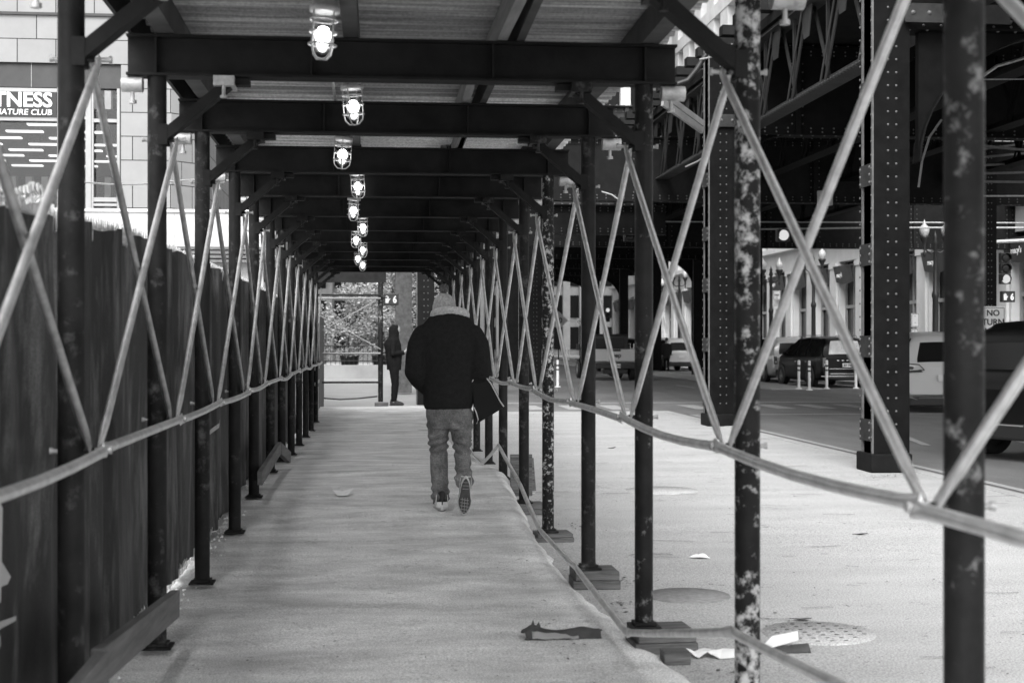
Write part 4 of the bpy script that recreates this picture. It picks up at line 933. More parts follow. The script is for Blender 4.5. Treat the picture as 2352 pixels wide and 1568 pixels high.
def car(label, loc, rz, m, top, belt=1.05, W=.95, L=4.75, kind='suv', group='cars parked along the far kerb', plate='', roofrail=False, lampstyle=0, bz=(.30, .52), rear='window'):
    t = thing('parked_car', label, 'car', loc, group, rz=rz)
    wt = [(0, .84), (.06, .90), (.4, .97), (1.2, 1.0), (L-1.1, .99), (L-.45, .93), (L-.12, .80), (L, .62)]
    zbt = [(0, .42), (.25, .28), (.8, .24), (L-.8, .24), (L-.2, .28), (L, .36)]
    def sec(y):
        w = W*lin(wt, y); zb = lin(zbt, y); zt = lerp(top, y); bl = min(belt+.04*(1-y/L), zt-.02); wr = w*(.98-.28*min(1, max(0, (zt-bl))/.6))
        P_ = [(0, zb), (w*.9, zb), (w*.985, zb+.07), (w, zb+.22), (w*.985, zb+(bl-zb)*.55), (w, zb+(bl-zb)*.72), (w*.975, bl-.03), (w*.95, bl)]
        P_ += [(w*.95+(wr-w*.95)*.5+.012*(zt-bl), bl+(zt-bl)*.46), (wr, bl+(zt-bl)*.90), (wr*.93, bl+(zt-bl)*.97), (wr*.7, zt), (wr*.35, zt+.012), (0, zt+.015)]
        return P_
    ys = [L*(i/58) for i in range(59)]; n = 14; full = []
    for y in ys:
        s_ = sec(y); full.append([(x, y, z) for x, z in s_]+[(-x, y, z) for x, z in reversed(s_[1:-1])])
    N = len(full[0]); body, glass = [], {}
    pill = [.62, 1.55, 1.66, 2.7, 2.8] if kind != 'sedan' else [.95, 1.95, 2.9]
    y_rg0 = [p for p in top if p[1] > belt+.02][0][0]
    for i in range(len(ys)-1):
        ym = (ys[i]+ys[i+1])/2
        zt = lerp(top, ym); slope = abs(lerp(top, ym+.05)-lerp(top, ym-.05))/.1
        for k in range(N):
            j = k if k < n-1 else N-1-k      # symmetric index of the segment
            f = (i*N+k, i*N+(k+1) % N, (i+1)*N+(k+1) % N, (i+1)*N+k)
            key = None
            if j in (7, 8) and zt-belt > .38 and slope < 1.2 and not any(abs(ym-p) < .05 for p in pill) and .5 < ym < L-1.3: key = 'side_window.L' if k >= n-1 else 'side_window.R'
            elif j >= 9 and slope > .42 and zt > belt+.02:
                if j >= 10 or True: key = ('rear_window' if (j >= 11 and zt < 1.56) else None) if ym < 1.0 else ('windscreen' if L-2.2 < ym < L-.6 and zt > belt+.08 else None)
                if key and j == 9: key = None
            (body if key is None else glass.setdefault(key, [])).append(f)
    V = [p for r_ in full for p in r_]
    mb = MB(); mb.add(V, body, True); mb.add(full[0], [tuple(range(N))]); mb.add(full[-1], [tuple(reversed(range(N)))])
    mb.build('body', m, t, True)
    for key, fs in glass.items():
        used = sorted({i for f in fs for i in f}); mp_ = {u: q for q, u in enumerate(used)}
        g = MB(); g.add([V[u] for u in used], [tuple(mp_[i] for i in f) for f in fs], True); g.build(key.split('.')[0], rear if key == 'rear_window' else 'window', t, True)
    for (yy) in (.95, L-.95):
        for sx in (-1, 1):
            a_ = MB(); a_.lathe((sx*(W*.995), yy, .37), [(.43, -.02*sx), (.43, .008*sx), (.30, .008*sx)], 26, 'x'); a_.build('wheel_arch', 'black', t, True)
            wheel(t, sx*(W-.10), yy, side=sx)
    b = MB(); b.box(-W*.80, W*.80, -.05, .06, bz[0], bz[1]); b.build('bumper', 'black', t, True, bevel=.03)
    b = MB(); b.box(-W*.6, W*.6, -.055, -.051, bz[1]-.03, bz[1]-.01); b.build('bumper_trim', 'chrome', t, True)
    for sx in (-1, 1):
        b = MB()
        if lampstyle == 0: b.prism([(sx*W*.50, -.03, belt-.17), (sx*W*.86, -.03, belt-.19), (sx*W*.90, -.03, belt-.02), (sx*W*.62, -.03, belt-.06)], (0, .12, 0))
        else: b.prism([(sx*W*.72, -.02, .72), (sx*W*.86, -.02, .72), (sx*W*.86, -.02, belt-.03), (sx*W*.74, -.02, belt-.03)], (0, .10, 0))
        tl = b.build('tail_lamp', 'lens', t, True, bevel=.012)
        b = MB(); b.box(sx*W*.70-.12, sx*W*.70+.10, -.045, -.03, belt-.135, belt-.115) if lampstyle == 0 else b.box(sx*W*.79-.03, sx*W*.79+.03, -.03, -.02, .78, .84); b.build('lamp_strip', 'car_w', tl, True)
        b = MB(); b.tube([(sx*(W*.93), L-1.75, belt+.03), (sx*(W+.12), L-1.78, belt+.08)], .03, 8); b.ball((sx*(W+.14), L-1.78, belt+.10), .10, 10, 8, (.9, .6, .8)); b.build('mirror', m, t, True)
        b = MB(); b.box(sx*W*.995-.01, sx*W*.995+.01, 1.3, 1.5, .88, .91); b.box(sx*W*.995-.01, sx*W*.995+.01, 2.4, 2.6, .88, .91); b.build('door_handle', 'chrome', t, True)
        if roofrail:
            b = MB(); zt = lerp(top, 2); b.tube([(sx*W*.64, .7, zt-.03), (sx*W*.64, .8, zt+.04), (sx*W*.64, 2.8, zt+.04), (sx*W*.64, 2.95, zt-.04)], .015, 6); b.build('roof_rail', 'chrome', t, True)
    if plate is not None:
        b = MB(); b.box(-.16, .16, -.05, -.02, .72, .86); pl = b.build('licence_plate', 'sign', t, True)
    if plate: text('lettering', plate, .11, 'blackletter', pl, (0, -.052, .75), FACE_Y, bold=.002, local=True)
    return t
SUV = [(0, .98), (.05, 1.06), (.10, 1.12), (.42, 1.64), (.62, 1.73), (1.6, 1.77), (2.6, 1.74), (3.05, 1.62), (3.75, 1.12), (4.1, 1.07), (4.6, .90), (4.75, .68)]
VAN = [(0, 1.02), (.05, 1.10), (.09, 1.16), (.30, 1.66), (.5, 1.74), (1.8, 1.78), (3.0, 1.74), (3.5, 1.55), (4.2, 1.12), (4.5, 1.05), (4.95, .85), (5.1, .65)]
gz = GZ-.045
mv = car('black minivan parked facing away with a row of chrome letters on its tailgate', (16.25, 47.6, gz), R(1.5), 'car_k', VAN, belt=1.08, W=.99, L=5.1, plate='L 87 78P', roofrail=True, lampstyle=1, rear='window_r')
b = MB()
for i in range(5): b.box(-.36+i*.17, -.28+i*.17, -.04, -.015, .94, .965)
b.box(-.62, .62, -.04, -.02, .66, .675); b.build('chrome_lettering', 'chrome', mv, True)
MB().box(-.93, .93, -.07, -.05, .40, .425).build('chrome_strip', 'chrome', mv, True)
car('silver sport utility car parked directly ahead of the black minivan', (16.35, 54.0, gz), R(1), 'car_s', SUV, roofrail=True, lampstyle=1, plate='')
car('dark car parked ahead of the silver sport utility car', (16.4, 60.2, gz), R(1), 'car_k', SUV, lampstyle=1)
car('white sport utility car seen through the arch left of the dark column', (16.6, 75.5, gz), R(4), 'car_w', SUV, lampstyle=0, roofrail=True)
car('black sport utility car parked just beyond the white one seen through the arch', (16.2, 83, gz), R(1), 'car_k', SUV, roofrail=True)
at = car('dark sport utility car with white letters on its rear window right of the pickup', (13.0, 72, gz), R(0), 'car_k', SUV, group='cars driving in the road')
text('window_lettering', 'ATU', .42, 'letter', at, (0, .07, 1.2), FACE_Y, bold=.01, local=True)
wc = car('white sport utility car turning right, seen from behind right of the nearer plaza column', (12.75, 30.7, gz), R(-12), 'car_w', [(y*1.0, z*1.03) for y, z in SUV], belt=1.09, W=.97, group='cars driving in the road', bz=(.16, .37))
for sx in (-1, 1):
    b = MB(); b.prism([(sx*.50, -.045, .98), (sx*.86, -.02, .96), (sx*.90, -.01, 1.10), (sx*.60, -.035, 1.07)], (0, .05, 0)); lw = b.build('lamp_cluster', 'lens_w', wc, True, bevel=.01)
    b = MB(); b.tube([(sx*.46, -.05, .965), (sx*.88, -.03, .945), (sx*.93, -.015, 1.12), (sx*.58, -.045, 1.09), (sx*.46, -.05, .965)], .010, 6); b.build('lamp_surround', 'black', lw, True)
    b = MB(); b.tube([(sx*.62, -.065, .30), (sx*.85, -.05, .40), (sx*.95, -.0, .40)], .014, 6); b.build('bumper_trim', 'chrome', wc, True)
# dark pickup at the right edge, facing left
dk = car('large black vehicle with chrome trim standing side on at the right edge', (0, 0, 0), 0, 'car_k', [(0, .95), (.05, 1.05), (.10, 1.15), (.55, 1.78), (.8, 1.88), (2.6, 1.92), (3.3, 1.86), (3.75, 1.70), (4.35, 1.25), (4.6, 1.19), (5.3, 1.08), (5.5, .75)], belt=1.18, W=1.0, L=5.5, lampstyle=1, plate=None, group='cars driving in the road')
q = GP(2160, 1032, GZ-.045); f_ = Vector((math.cos(R(22)), math.sin(R(22)), 0)); nose = PX(2152, 1000, 20.0)
cen = nose-Vector((-f_.y, f_.x, 0))*1.0; dk.location = (cen.x, cen.y, gz); dk.rotation_euler = (0, 0, R(22-90))
b = MB(); b.box(-1.015, -.995, .9, 4.4, 1.165, 1.185); b.box(-1.02, -.99, 1.4, 4.2, .40, .43); b.box(.995, 1.015, .9, 4.4, 1.165, 1.185); b.box(.99, 1.02, 1.4, 4.2, .40, .43); b.build('chrome_trim', 'chrome', dk, True)

# pale pickup with the dark canvas cab
pk = thing('pickup_truck', 'pale pickup truck with dark cab driving away, seen from behind', 'truck', (9.9, 57.4, gz), 'cars driving in the road', rz=R(-.5))
b = MB(); b.box(-.86, .86, .0, .06, .78, 1.30); b.build('tailgate', 'car_s', pk, True, bevel=.03)
b = MB(); b.box(-.90, -.84, .06, 1.6, .72, 1.30); b.box(.84, .90, .06, 1.6, .72, 1.30); b.box(-.84, .84, .07, 1.6, .72, .78); b.box(-.90, .90, 1.6, 3.9, .65, 1.22); b.box(-.72, .72, 3.9, 5.2, .70, 1.20); b.build('body', 'car_s', pk, True, bevel=.03)
b = MB(); b.prism([(-.80, 1.62, 1.22), (-.80, 1.70, 1.86), (-.80, 2.0, 1.92), (-.80, 3.2, 1.92), (-.80, 3.75, 1.22)], (1.6, 0, 0)); cb_ = b.build('cab', 'black', pk, True, bevel=.04)
b = MB(); b.box(-.62, .62, 1.60, 1.63, 1.30, 1.74); b.build('rear_window', 'window', pk, True)
b = MB(); b.box(-.88, .88, -.14, .04, .50, .72); b.box(-.5, .5, .0, .3, .28, .5); b.prism([(-.30, .1, .28), (-.1, .1, .14), (.1, .1, .14), (.30, .1, .28)], (0, .3, 0)); b.build('bumper', 'black', pk, True, bevel=.02)
b = MB(); b.box(-.20, .20, -.012, -.002, 1.20, 1.29); b.build('gate_handle', 'black', pk, True)
text('lettering', 'Jeep', .26, 'sole', pk, (0, -.008, .96), FACE_Y, bold=.008, local=True)
for sx in (-1, 1):
    b = MB(); b.box(sx*.99-.11, sx*.99+.10, .0, .10, .96, 1.22); tl = b.build('tail_lamp', 'letter', pk, True, bevel=.02)
    b = MB(); b.box(sx*.99-.07, sx*.99+.06, -.012, .0, 1.0, 1.17); b.build('lens', 'black', tl, True)
    b = MB(); b.box(min(sx*.88, sx*1.0), max(sx*.88, sx*1.0), .45, 1.75, .80, .86); b.box(min(sx*.88, sx*1.0), max(sx*.88, sx*1.0), 3.9, 5.1, .80, .86); b.build('fender', 'black', pk, True, bevel=.02)
    for yy in (1.05, 4.5): wheel(pk, sx*.86, yy, .41, .28, side=sx)
    b = MB(); b.tube([(sx*.82, 3.4, 1.28), (sx*1.05, 3.38, 1.32)], .02, 6); b.box(sx*1.08-.09, sx*1.08+.09, 3.34, 3.42, 1.24, 1.50); b.build('mirror', 'black', pk, True, bevel=.02)
b = MB(); b.box(-.17, .17, -.155, -.141, .53, .69); pl = b.build('licence_plate', 'sign', pk, True); text('lettering', '1571842', .10, 'blackletter', pl, (0, -.157, .575), FACE_Y, bold=.002, local=True)

# passers-by far away beside the cars
def far_person(label, loc, h=1.75):
    t = thing('person', label, 'person', loc); s = h/1.75
    b = MB(); join(b, ring_loft([(0, 0, .8*s, .14, .1), (0, 0, 1.3*s, .19, .12), (0, 0, 1.45*s, .1, .08)], 14))
    for sx in (-1, 1):
        capsule(b, [(sx*.08, 0, .85*s), (sx*.09, .03, .45*s), (sx*.09, 0, .06)], [.08, .06, .05], 8); capsule(b, [(sx*.2, 0, 1.38*s), (sx*.24, 0, 1.1*s), (sx*.22, .05, .85*s)], [.06, .05, .035], 8); hand(b, (sx*.22, .05, .85*s), (0, .1, -1), (-sx, 0, 0), .3)
    head(b, (0, .02, 1.62*s), R(180), 0); remeshed(b, 'body', 'skin', t, .012, 2)
    b = ring_loft([(0, 0, .70*s, .19, .14), (0, 0, 1.0*s, .19, .14), (0, 0, 1.35*s, .22, .14), (0, 0, 1.47*s, .13, .1)], 14)
    for sx in (-1, 1): capsule(b, [(sx*.19, 0, 1.38*s), (sx*.24, 0, 1.1*s), (sx*.23, .04, .90*s)], [.075, .065, .05], 8)
    remeshed(b, 'coat', 'coat', t, .015, 2)
    b = MB()
    for sx in (-1, 1): capsule(b, [(sx*.08, 0, .82*s), (sx*.09, .03, .45*s), (sx*.09, 0, .10)], [.095, .07, .06], 8)
    remeshed(b, 'trousers', 'hoodie', t, .015, 2)
    MB().ball((0, 0, 1.67*s), .11, 12, 8, (.8, .95, .9)).build('hair', 'black', t, True)
    return t
far_person('distant person in black standing beside the white car seen through the arch', (15.35, 73.4, gz), 1.8)
far_person('distant person whose head shows over the right side of the black minivan', (17.75, 49.9, GZ+.08), 1.75)

# ================================================================== BUILDINGS
# stone clad building on the left with the club sign
YB = 28.0
lb = thing('stone_building', 'pale stone clad building on the left with dark glazed front and club sign', 'building', (-6, YB, GZ))
ppm = FPX/27.4
def BX(px): return PX(px, 784, 27.4 if px > 150 else 27.2).x
def BZ(py): return CAMZ+(784-py)*27.3/FPX
xa, xw0, xw1, xc = BX(-700), BX(194), BX(278), BX(392)
b = MB(); b.box(xa, xc, YB, YB+.4, BZ(146), 16); b.box(xw1, xc, YB, YB+.4, GZ, BZ(146)); b.prism([(xc, YB, GZ), (xc+.42, YB+.42, GZ), (xc+.42, YB+8, GZ), (xc, YB+8, GZ)], (0, 0, 16)); b.build('stone_wall', 'stone', lb)
b = MB(); b.box(xa, xw1-.002, YB+.06, YB+.3, BZ(201), BZ(146)-.002); b.box(xa, xc, YB-.05, YB, BZ(37), BZ(31)); b.box(xw1-.09, xw1-.003, YB+.05, YB+.4, 2, BZ(201)); b.build('dark_band', 'dark', lb)
b = MB()
for px_, w_ in ((128, 6), (197, 14), (210, 5), (268, 6)): b.box(BX(px_), BX(px_)+w_/ppm, YB+.04, YB+.14, 2, BZ(201))
b.box(xa, BX(134), YB+.05, YB+.15, BZ(212), BZ(203)); b.box(xa, BX(134), YB+.05, YB+.15, BZ(278), BZ(269)); b.box(BX(210), BX(268), YB+.05, YB+.15, BZ(279), BZ(271))
b.box(BX(210), BX(268), YB+.05, YB+.15, BZ(462), BZ(452)); b.box(BX(210), BX(268), YB+.05, YB+.15, BZ(472), BZ(466)); b.box(BX(69), BX(69)+.01, YB+.05, YB+.059, BZ(201), BZ(146))
b.build('window_frame', 'frame', lb)
sg = MB().box(xa, BX(127), YB+.02, YB+.10, BZ(269), BZ(212)).build('club_sign', 'blackletter', lb)
text('lettering', 'FITNESS', .385, 'letter', sg, (BX(118), YB+.012, BZ(246)), FACE_Y, bold=.010, align='RIGHT', sx=1.02)
text('lettering', 'SIGNATURE CLUB', .155, 'letter', sg, (BX(117), YB+.012, BZ(265)), FACE_Y, bold=.001, align='RIGHT', sx=1.05, shear=.12)
b = MB(); b.box(xa, xw1, YB+12, YB+12.2, GZ, 16); b.box(xa, xw1, YB+.4, YB+12, BZ(278)+.25, BZ(278)+.3); b.box(xw1-.15, xw1-.1, YB+.4, YB+12, GZ, 9); b.build('interior', 'steel_k', lb)
b = MB(); zc = BZ(278)+.2
for i in range(9):
    yy = YB+.9+i*1.0
    for j in range(-6, 6):
        xx = -5.0+j*1.35+(.67 if i % 2 else 0)
        if xx+.8 < xw1-.3: b.box(xx, xx+.75, yy, yy+.17, zc, zc+.03)
b.build('ceiling_light', 'roomlight', lb)
b = MB(); b.box(xa, xw1-.1, YB+.16, YB+.165, 2, BZ(201)); b.build('window_glass', glassy('shop glass', .035, .85), lb)
# ribbed pale block behind it
rb = thing('ribbed_building', 'pale building with narrow vertical ribs behind the stone corner on the left', 'building', (-6, 40, GZ))
b = MB(); b.box(-12, -2.6, 40, 44, GZ, 22); b.build('wall', 'pale2', rb)
b = MB()
for i in range(22): b.box(-11.9+i*.42, -11.9+i*.42+.17, 39.75, 40, GZ, 22)
b.build('rib', 'pale', rb)
b = MB()
for i in range(22):
    for z in range(2, 20): b.box(-11.9+i*.42+.19, -11.9+i*.42+.40, 39.93, 39.998, z*.9, z*.9+.10)
b.build('louvre', 'dark', rb)
# plywood barrier and ledger boards
pw = thing('plywood_barrier', 'pale painted plywood barrier with knots standing behind the left fence', 'barrier', (-3, 20, GZ))
b = MB(); x = -6.4+.02
while x < -2.7: b.box(x, x+1.215, 20, 20.02, GZ, 3.22); x += 1.22
b.build('panel', 'ply', pw); b = MB(); b.box(-6.4, -1.5, 19.97, 20.06, 3.222, 3.262); b.build('cap_board', 'letter', pw)
b = MB()
for i in range(4): b.box(-3.6+.1*i, -1.5, 19.82-.03*i, 19.99, 2.70-.06*i, 2.74-.06*i)
b.build('ledger_board', 'wood_l', pw)

# classical building across the road (facade plane X = 22)
rbld = thing('department_store', 'pale classical building across the road with tall windows and dark awnings', 'building', (22, 80, GZ))
pitch = 3.65; y0 = 40.6; nb = 24
wall = MB(); wall.box(22.6, 30, y0-1, y0+nb*pitch+1, GZ, 30)
for i in range(nb+1):
    y = y0+i*pitch; wall.box(22.0, 22.6, y-.62, y+.62, GZ, 5.2); wall.box(21.9, 22.0, y-.45, y+.45, .5, 4.9); wall.box(21.85, 22.0, y-.5, y+.5, 4.9, 5.15)
wall.box(22.0, 22.6, y0-1, y0+nb*pitch+1, 5.2, 6.4); wall.box(21.6, 22.0, y0-1, y0+nb*pitch+1, 6.2, 6.45); wall.box(22.15, 22.6, y0-1, y0+nb*pitch+1, GZ, .55)
for f in range(5):
    zf = 6.4+f*4.2
    for i in range(nb+1): y = y0+i*pitch; wall.box(22.1, 22.6, y-.95, y+.95, zf, zf+3.4)
    wall.box(22.05, 22.6, y0-1, y0+nb*pitch+1, zf+3.4, zf+4.2)
wall.build('wall', 'pale', rbld)
for i in range(nb):
    y = y0+i*pitch+.62; w_ = pitch-1.24
    g = MB(); g.box(22.42, 22.44, y, y+w_, .55, 5.2); wi = g.build('shop_window', 'window', rbld)
    g = MB(); g.box(22.3, 22.4, y, y+.12, .55, 5.2); g.box(22.3, 22.4, y+w_-.12, y+w_, .55, 5.2); g.box(22.3, 22.4, y+w_*.5-.04, y+w_*.5+.04, .55, 5.2); g.box(22.31, 22.39, y+.12, y+w_-.12, 3.0, 3.14); g.box(22.31, 22.39, y+.12, y+w_-.12, .55, .75)
    g.build('window_frame', 'frame', wi)
for i in range(nb):
    y = y0+i*pitch+.55; w_ = pitch-1.1
    a_ = MB(); a_.grid(lambda u, v: (21.7+.16*v+.05*math.sin(u*9+i), y+w_*u, 4.95-.72*v-.12*math.sin(math.pi*u)*v), 16, 5); a_.box(21.72, 21.98, y, y+w_, 4.93, 4.97); aw = a_.build('awning', 'banner', rbld)
    if i < 12: text('lettering', "macy's", .30, 'letter', aw, (21.60, y+w_/2, 4.42), FACE_X, bold=.004)
    for f in range(1):
        g = MB(); g.box(22.45, 22.47, y+.35, y+w_-.35, 6.8, 9.6); g.build('upper_window', 'window', rbld)
# tall building closing the view beyond the railway
tb = thing('cornice_building', 'tall pale building with dentil cornice seen high up past the shed roof', 'building', (8, 98, GZ))
b = MB(); b.box(-16, 19, 100, 112, 9, 60)
for i in range(14):
    x = -15+i*2.5; b.box(x, x+.7, 99.4, 100, 9, 60)
for z in range(4, 15): b.box(-16, 19, 99.5, 100, z*4.0, z*4.0+.9)
for z in (17.2, 27.5): b.box(-16.4, 19.4, 98.8, 99.5, z, z+.6); b.box(-16.2, 19.2, 99.1, 99.5, z-.5, z)
i = -16.0
while i < 19: b.box(i, i+.3, 98.85, 99.1, 16.8, 17.2); i += .6
b.build('wall', 'pale', tb)
b = MB(); b.box(-15.9, 18.9, 99.9, 99.98, 9, 60); b.build('glazing', 'window', tb)
# distant street end
de = thing('brick_block', 'dark distant building with roller shutter closing the road', 'building', (2, 130, GZ))
b = MB(); b.box(-4, 9.4, 125, 140, GZ, 9); b.build('wall', 'dark', de)
b = MB()
for i in range(14): b.box(3.4, 6.6, 124.9, 125, .3+i*.24, .42+i*.24)
b.box(3, 7, 124.8, 124.9, 3.8, 5.2); b.box(3.0, 7.0, 124.7, 124.9, -.1, .12); b.build('shutter', 'signgrey', de)
de2 = thing('office_block', 'pale distant office block with vertical windows at the end of the road', 'building', (15, 150, GZ))
b = MB(); b.box(9.4, 60, 152, 160, GZ, 40); 
for i in range(28): x = 9.6+i*1.8; b.box(x, x+.75, 151.4, 152, GZ, 40)
b.build('wall', 'pale2', de2)
for i in range(20):
    for z in range(4): MB().box(9.6+i*1.8+.80, 9.6+i*1.8+1.75, 151.9, 151.98, z*3.4+.6, z*3.4+3.0).build('window', 'window', de2)
# left distance behind the trees
lt = thing('apartment_block', 'pale distant block with many windows behind the trees at the end of the walkway', 'building', (-6, 118, GZ))
b = MB(); b.box(-26, 2.5, 118, 125, GZ, 20); 
for i in range(18): b.box(-26+i*1.6, -26+i*1.6+.35, 117.6, 118, GZ, 20)
b.build('wall', 'pale', lt); 
for i in range(7, 17):
    for z in range(8): MB().box(-25.5+i*1.6, -25.5+i*1.6+.9, 117.9, 117.98, z*2.5+.8, z*2.5+2.3).build('window', 'window', lt)
# sheet draped on a wrapped column
sh = thing('plastic_sheet', 'pale wrinkled plastic sheet draped over a facade column seen through the arch', 'sheet', (19.5, 95, 0))
def shf(u, v):
    w_ = .55+.35*v; x = 18.9+(u-.5)*2*w_; return (x, 94.5+.12*math.sin(u*30+3*nz(v*3, u*2))+.15*nz(u*6, v*5), 4.9-3.2*v+.15*nz(u*8)*v)
MB().grid(shf, 50, 30).build('sheet', 'sheet', sh); MB().tube([(18.9, 94.8, -.05), (18.9, 94.8, 5.0)], .4, 14).build('wrapped_column', 'pale2', sh)

# low kerb wall, railing, planters and trees past the end of the walkway
kw = thing('low_wall', 'low concrete wall across the far side of the street beyond the walkway', 'wall', (-3, 62, GZ)); MB().box(-16, 1.4, 62, 62.4, GZ-.05, .42).build('wall_top', 'pale2', kw)
rl = thing('metal_railing', 'thin dark metal railing along the top of the low far wall', 'railing', (-3, 63, .42))
b = MB(); b.tube([(-16, 62.3, 1.25), (1.4, 62.3, 1.25)], .03, 6); b.tube([(-16, 62.3, .6), (1.4, 62.3, .6)], .02, 6); b.build('rail', 'black', rl)
b = MB()
for i in range(88): b.tube([(-16+i*.2, 62.3, .43), (-16+i*.2, 62.3, 1.25)], .012, 5)
b.build('baluster', 'black', rl)
def tree(label, x, y, h, cr, m, seed, trunk=.12, n=5200, leafs=.16, name='tree'):
    r_ = random.Random(seed); t = thing(name, label, 'tree', (x, y, GZ), 'trees beyond the far railing')
    b = MB(); tips = []
    b.tube([(0, 0, 0), (.05, 0, h*.25), (-.05, .05, h*.45), (0, 0, h*.7)], [trunk, trunk*.8, trunk*.6, trunk*.3], 8)
    for i in range(12):
        a_ = r_.uniform(0, 6.28); z0 = h*r_.uniform(.25, .6); ln = cr*r_.uniform(.6, 1.0); e_ = Vector((math.cos(a_)*ln, math.sin(a_)*ln, z0+h*r_.uniform(.08, .4)))
        b.tube([(0, 0, z0), Vector((0, 0, z0)).lerp(e_, .5)+Vector((0, 0, .1)), e_], [trunk*.4, trunk*.25, trunk*.1], 6); tips.append(e_)
    b.build('trunk', 'bark', t, True)
    cl = []
    for i in range(34):
        a_ = r_.uniform(0, 6.28); q = r_.random()**.5; z = h*r_.uniform(.28, 1.0); rr = cr*(1-abs((z/h-.6)/.6)**2.2)**.5 if abs((z/h-.6)/.6) < 1 else .2
        cl.append((Vector((math.cos(a_)*q*rr, math.sin(a_)*q*rr, z)), r_.uniform(.25, .6)*cr*.55))
    b = MB(); c2 = MB()
    for i in range(n):
        c, s_ = cl[r_.randrange(len(cl))]; p = c+Vector((r_.gauss(0, 1), r_.gauss(0, 1), r_.gauss(0, .8)))*s_*.62
        d1 = Vector((r_.gauss(0, 1), r_.gauss(0, 1), r_.gauss(0, .6))).normalized(); d2 = d1.orthogonal().normalized(); q = leafs*r_.uniform(.5, 1.2)
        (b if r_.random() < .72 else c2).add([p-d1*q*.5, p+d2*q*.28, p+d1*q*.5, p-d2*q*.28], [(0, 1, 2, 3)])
    b.build('crown', m, t, True); c2.build('pale_leaves', 'leaf_l', t, True)  # a random share of the leaves in a paler tone
tree('broad leafy tree in the middle of the opening at the end of the walkway', -1.1, 65, 4.1, 1.8, 'leaf', 1)
tree('leafy tree left of the opening behind the end of the fence', -4.0, 66, 3.6, 1.7, 'leaf', 2)
tree('taller leafy tree behind the post of the crosswise frame', 1.3, 68, 6.0, 2.0, 'leaf', 3)
tree('small pale shrub tree low behind the railing on the right', .3, 64, 2.6, 1.0, 'hedge', 4, .06, 2200, .13)
tree('low dark shrub behind the railing on the left', -3.0, 64, 2.0, 1.0, 'hedge', 5, .05, 2200, .13)
for i, x in enumerate((-2.6, -1.0, .4)):
    t = thing('planter', ['left', 'middle', 'right'][i]+' round dark planter of the three behind the railing', 'planter', (x, 63.2, GZ), 'planters behind the railing')
    MB().lathe((0, 0, 0), [(0, 0), (.28, 0), (.42, .9), (.45, .95), (.38, .93), (0, .85)], 16).build('tub', 'black', t, True)
    b = MB()
    for j in range(260): p = Vector((random.gauss(0, .28), random.gauss(0, .28), 1.1+random.gauss(0, .14))); d1 = Vector((random.gauss(0, 1), random.gauss(0, 1), random.gauss(0, 1))).normalized()*.07; d2 = d1.orthogonal().normalized()*.04; b.add([p-d1, p+d2, p+d1, p-d2], [(0, 1, 2, 3)])
    b.build('foliage', 'hedge', t, True)
cable('black cable lying across the bright street beyond the walkway end', [PX(742, 914, 37.5), PX(780, 917, 37), PX(820, 915, 37.2), PX(866, 910, 37.6)], .02, 'black')

# ================================================================== LITTER AND COVERS
def crumpled(name, label, poly, loc, m, amp=.02, cat='litter', th=.004):
    """thin bent sheet: polygon in x,y, subdivided and lifted"""
    t = bmesh.new(); vs = [t.verts.new((x, y, z)) for x, y, z in poly]; t.faces.new(vs); bmesh.ops.triangulate(t, faces=t.faces[:]); bmesh.ops.subdivide_edges(t, edges=t.edges[:], cuts=3, use_grid_fill=True)
    for v in t.verts: v.co.z += abs(amp*nz(v.co.x*9+loc[0]*7, v.co.y*9+loc[1]*3, 1))
    me = bpy.data.meshes.new(name); t.to_mesh(me); t.free(); me.materials.append(M[m]); o = bpy.data.objects.new(name, me); COL.objects.link(o); o.location = loc
    s_ = o.modifiers.new('s', 'SOLIDIFY'); s_.thickness = th; return tag(o, label, cat)
p = PX(786, 1136, 12.9); p.z = walk_z(p.x, p.y)+.014
crumpled('paper_scrap', 'small bright folded paper scrap lying alone on the walkway', [(-.09, .10, .03), (-.04, -.07, .0), (.05, -.08, .0), (.10, .08, .045), (.0, .11, .02)], p, 'paper', .01, 'paper')
# bent cardboard on the walkway
p = GP(1290, 1462, -.085); p.z = walk_z(p.x, p.y)+.003
cd = thing('cardboard_scrap', 'dark crushed cardboard strip with torn left end lying on the walkway', 'cardboard', p)
def cdf(u, v):
    x = -.20+.40*u; h_ = .018+.045*math.sin(math.pi*min(1, v*1.1))**.7*(.55+.5*nz(u*3.3, v*1.5)+.35*math.exp(-((u-.12)/.08)**2))
    return (x+.02*nz(v*5, u*2), -.06+.12*v+.02*nz(u*4, 2), max(.004, h_-.02*(v < .1)))
o = MB().grid(cdf, 40, 12).build('flap', 'card', cd, True); o.modifiers.new('s', 'SOLIDIFY').thickness = .006
MB().prism([(-.17, -.03, .05), (-.15, -.02, .095), (-.14, -.03, .055), (-.12, -.02, .085), (-.11, -.03, .05)], (.0, .006, 0)).build('torn_tab', 'card', cd, True)
o = MB().grid(lambda u, v: (-.16+.24*u, -.075+.03*v-.0*u, .006+.034*v*(1-u*.7)+.006*nz(u*5, v)), 18, 5).build('pale_liner', 'signgrey', cd, True); o.modifiers.new('s', 'SOLIDIFY').thickness = .003
p = GP(1795, 1497); 
cb2 = thing('paper_bag', 'flattened pale paper bag with dark open mouth lying right of the peeling post', 'bag', p)
MB().prism([(-.13, -.03, .012), (-.02, .10, .055), (.12, .12, .075), (.10, .04, .05)], (0, 0, .006)).build('top_panel', 'paper', cb2, True)
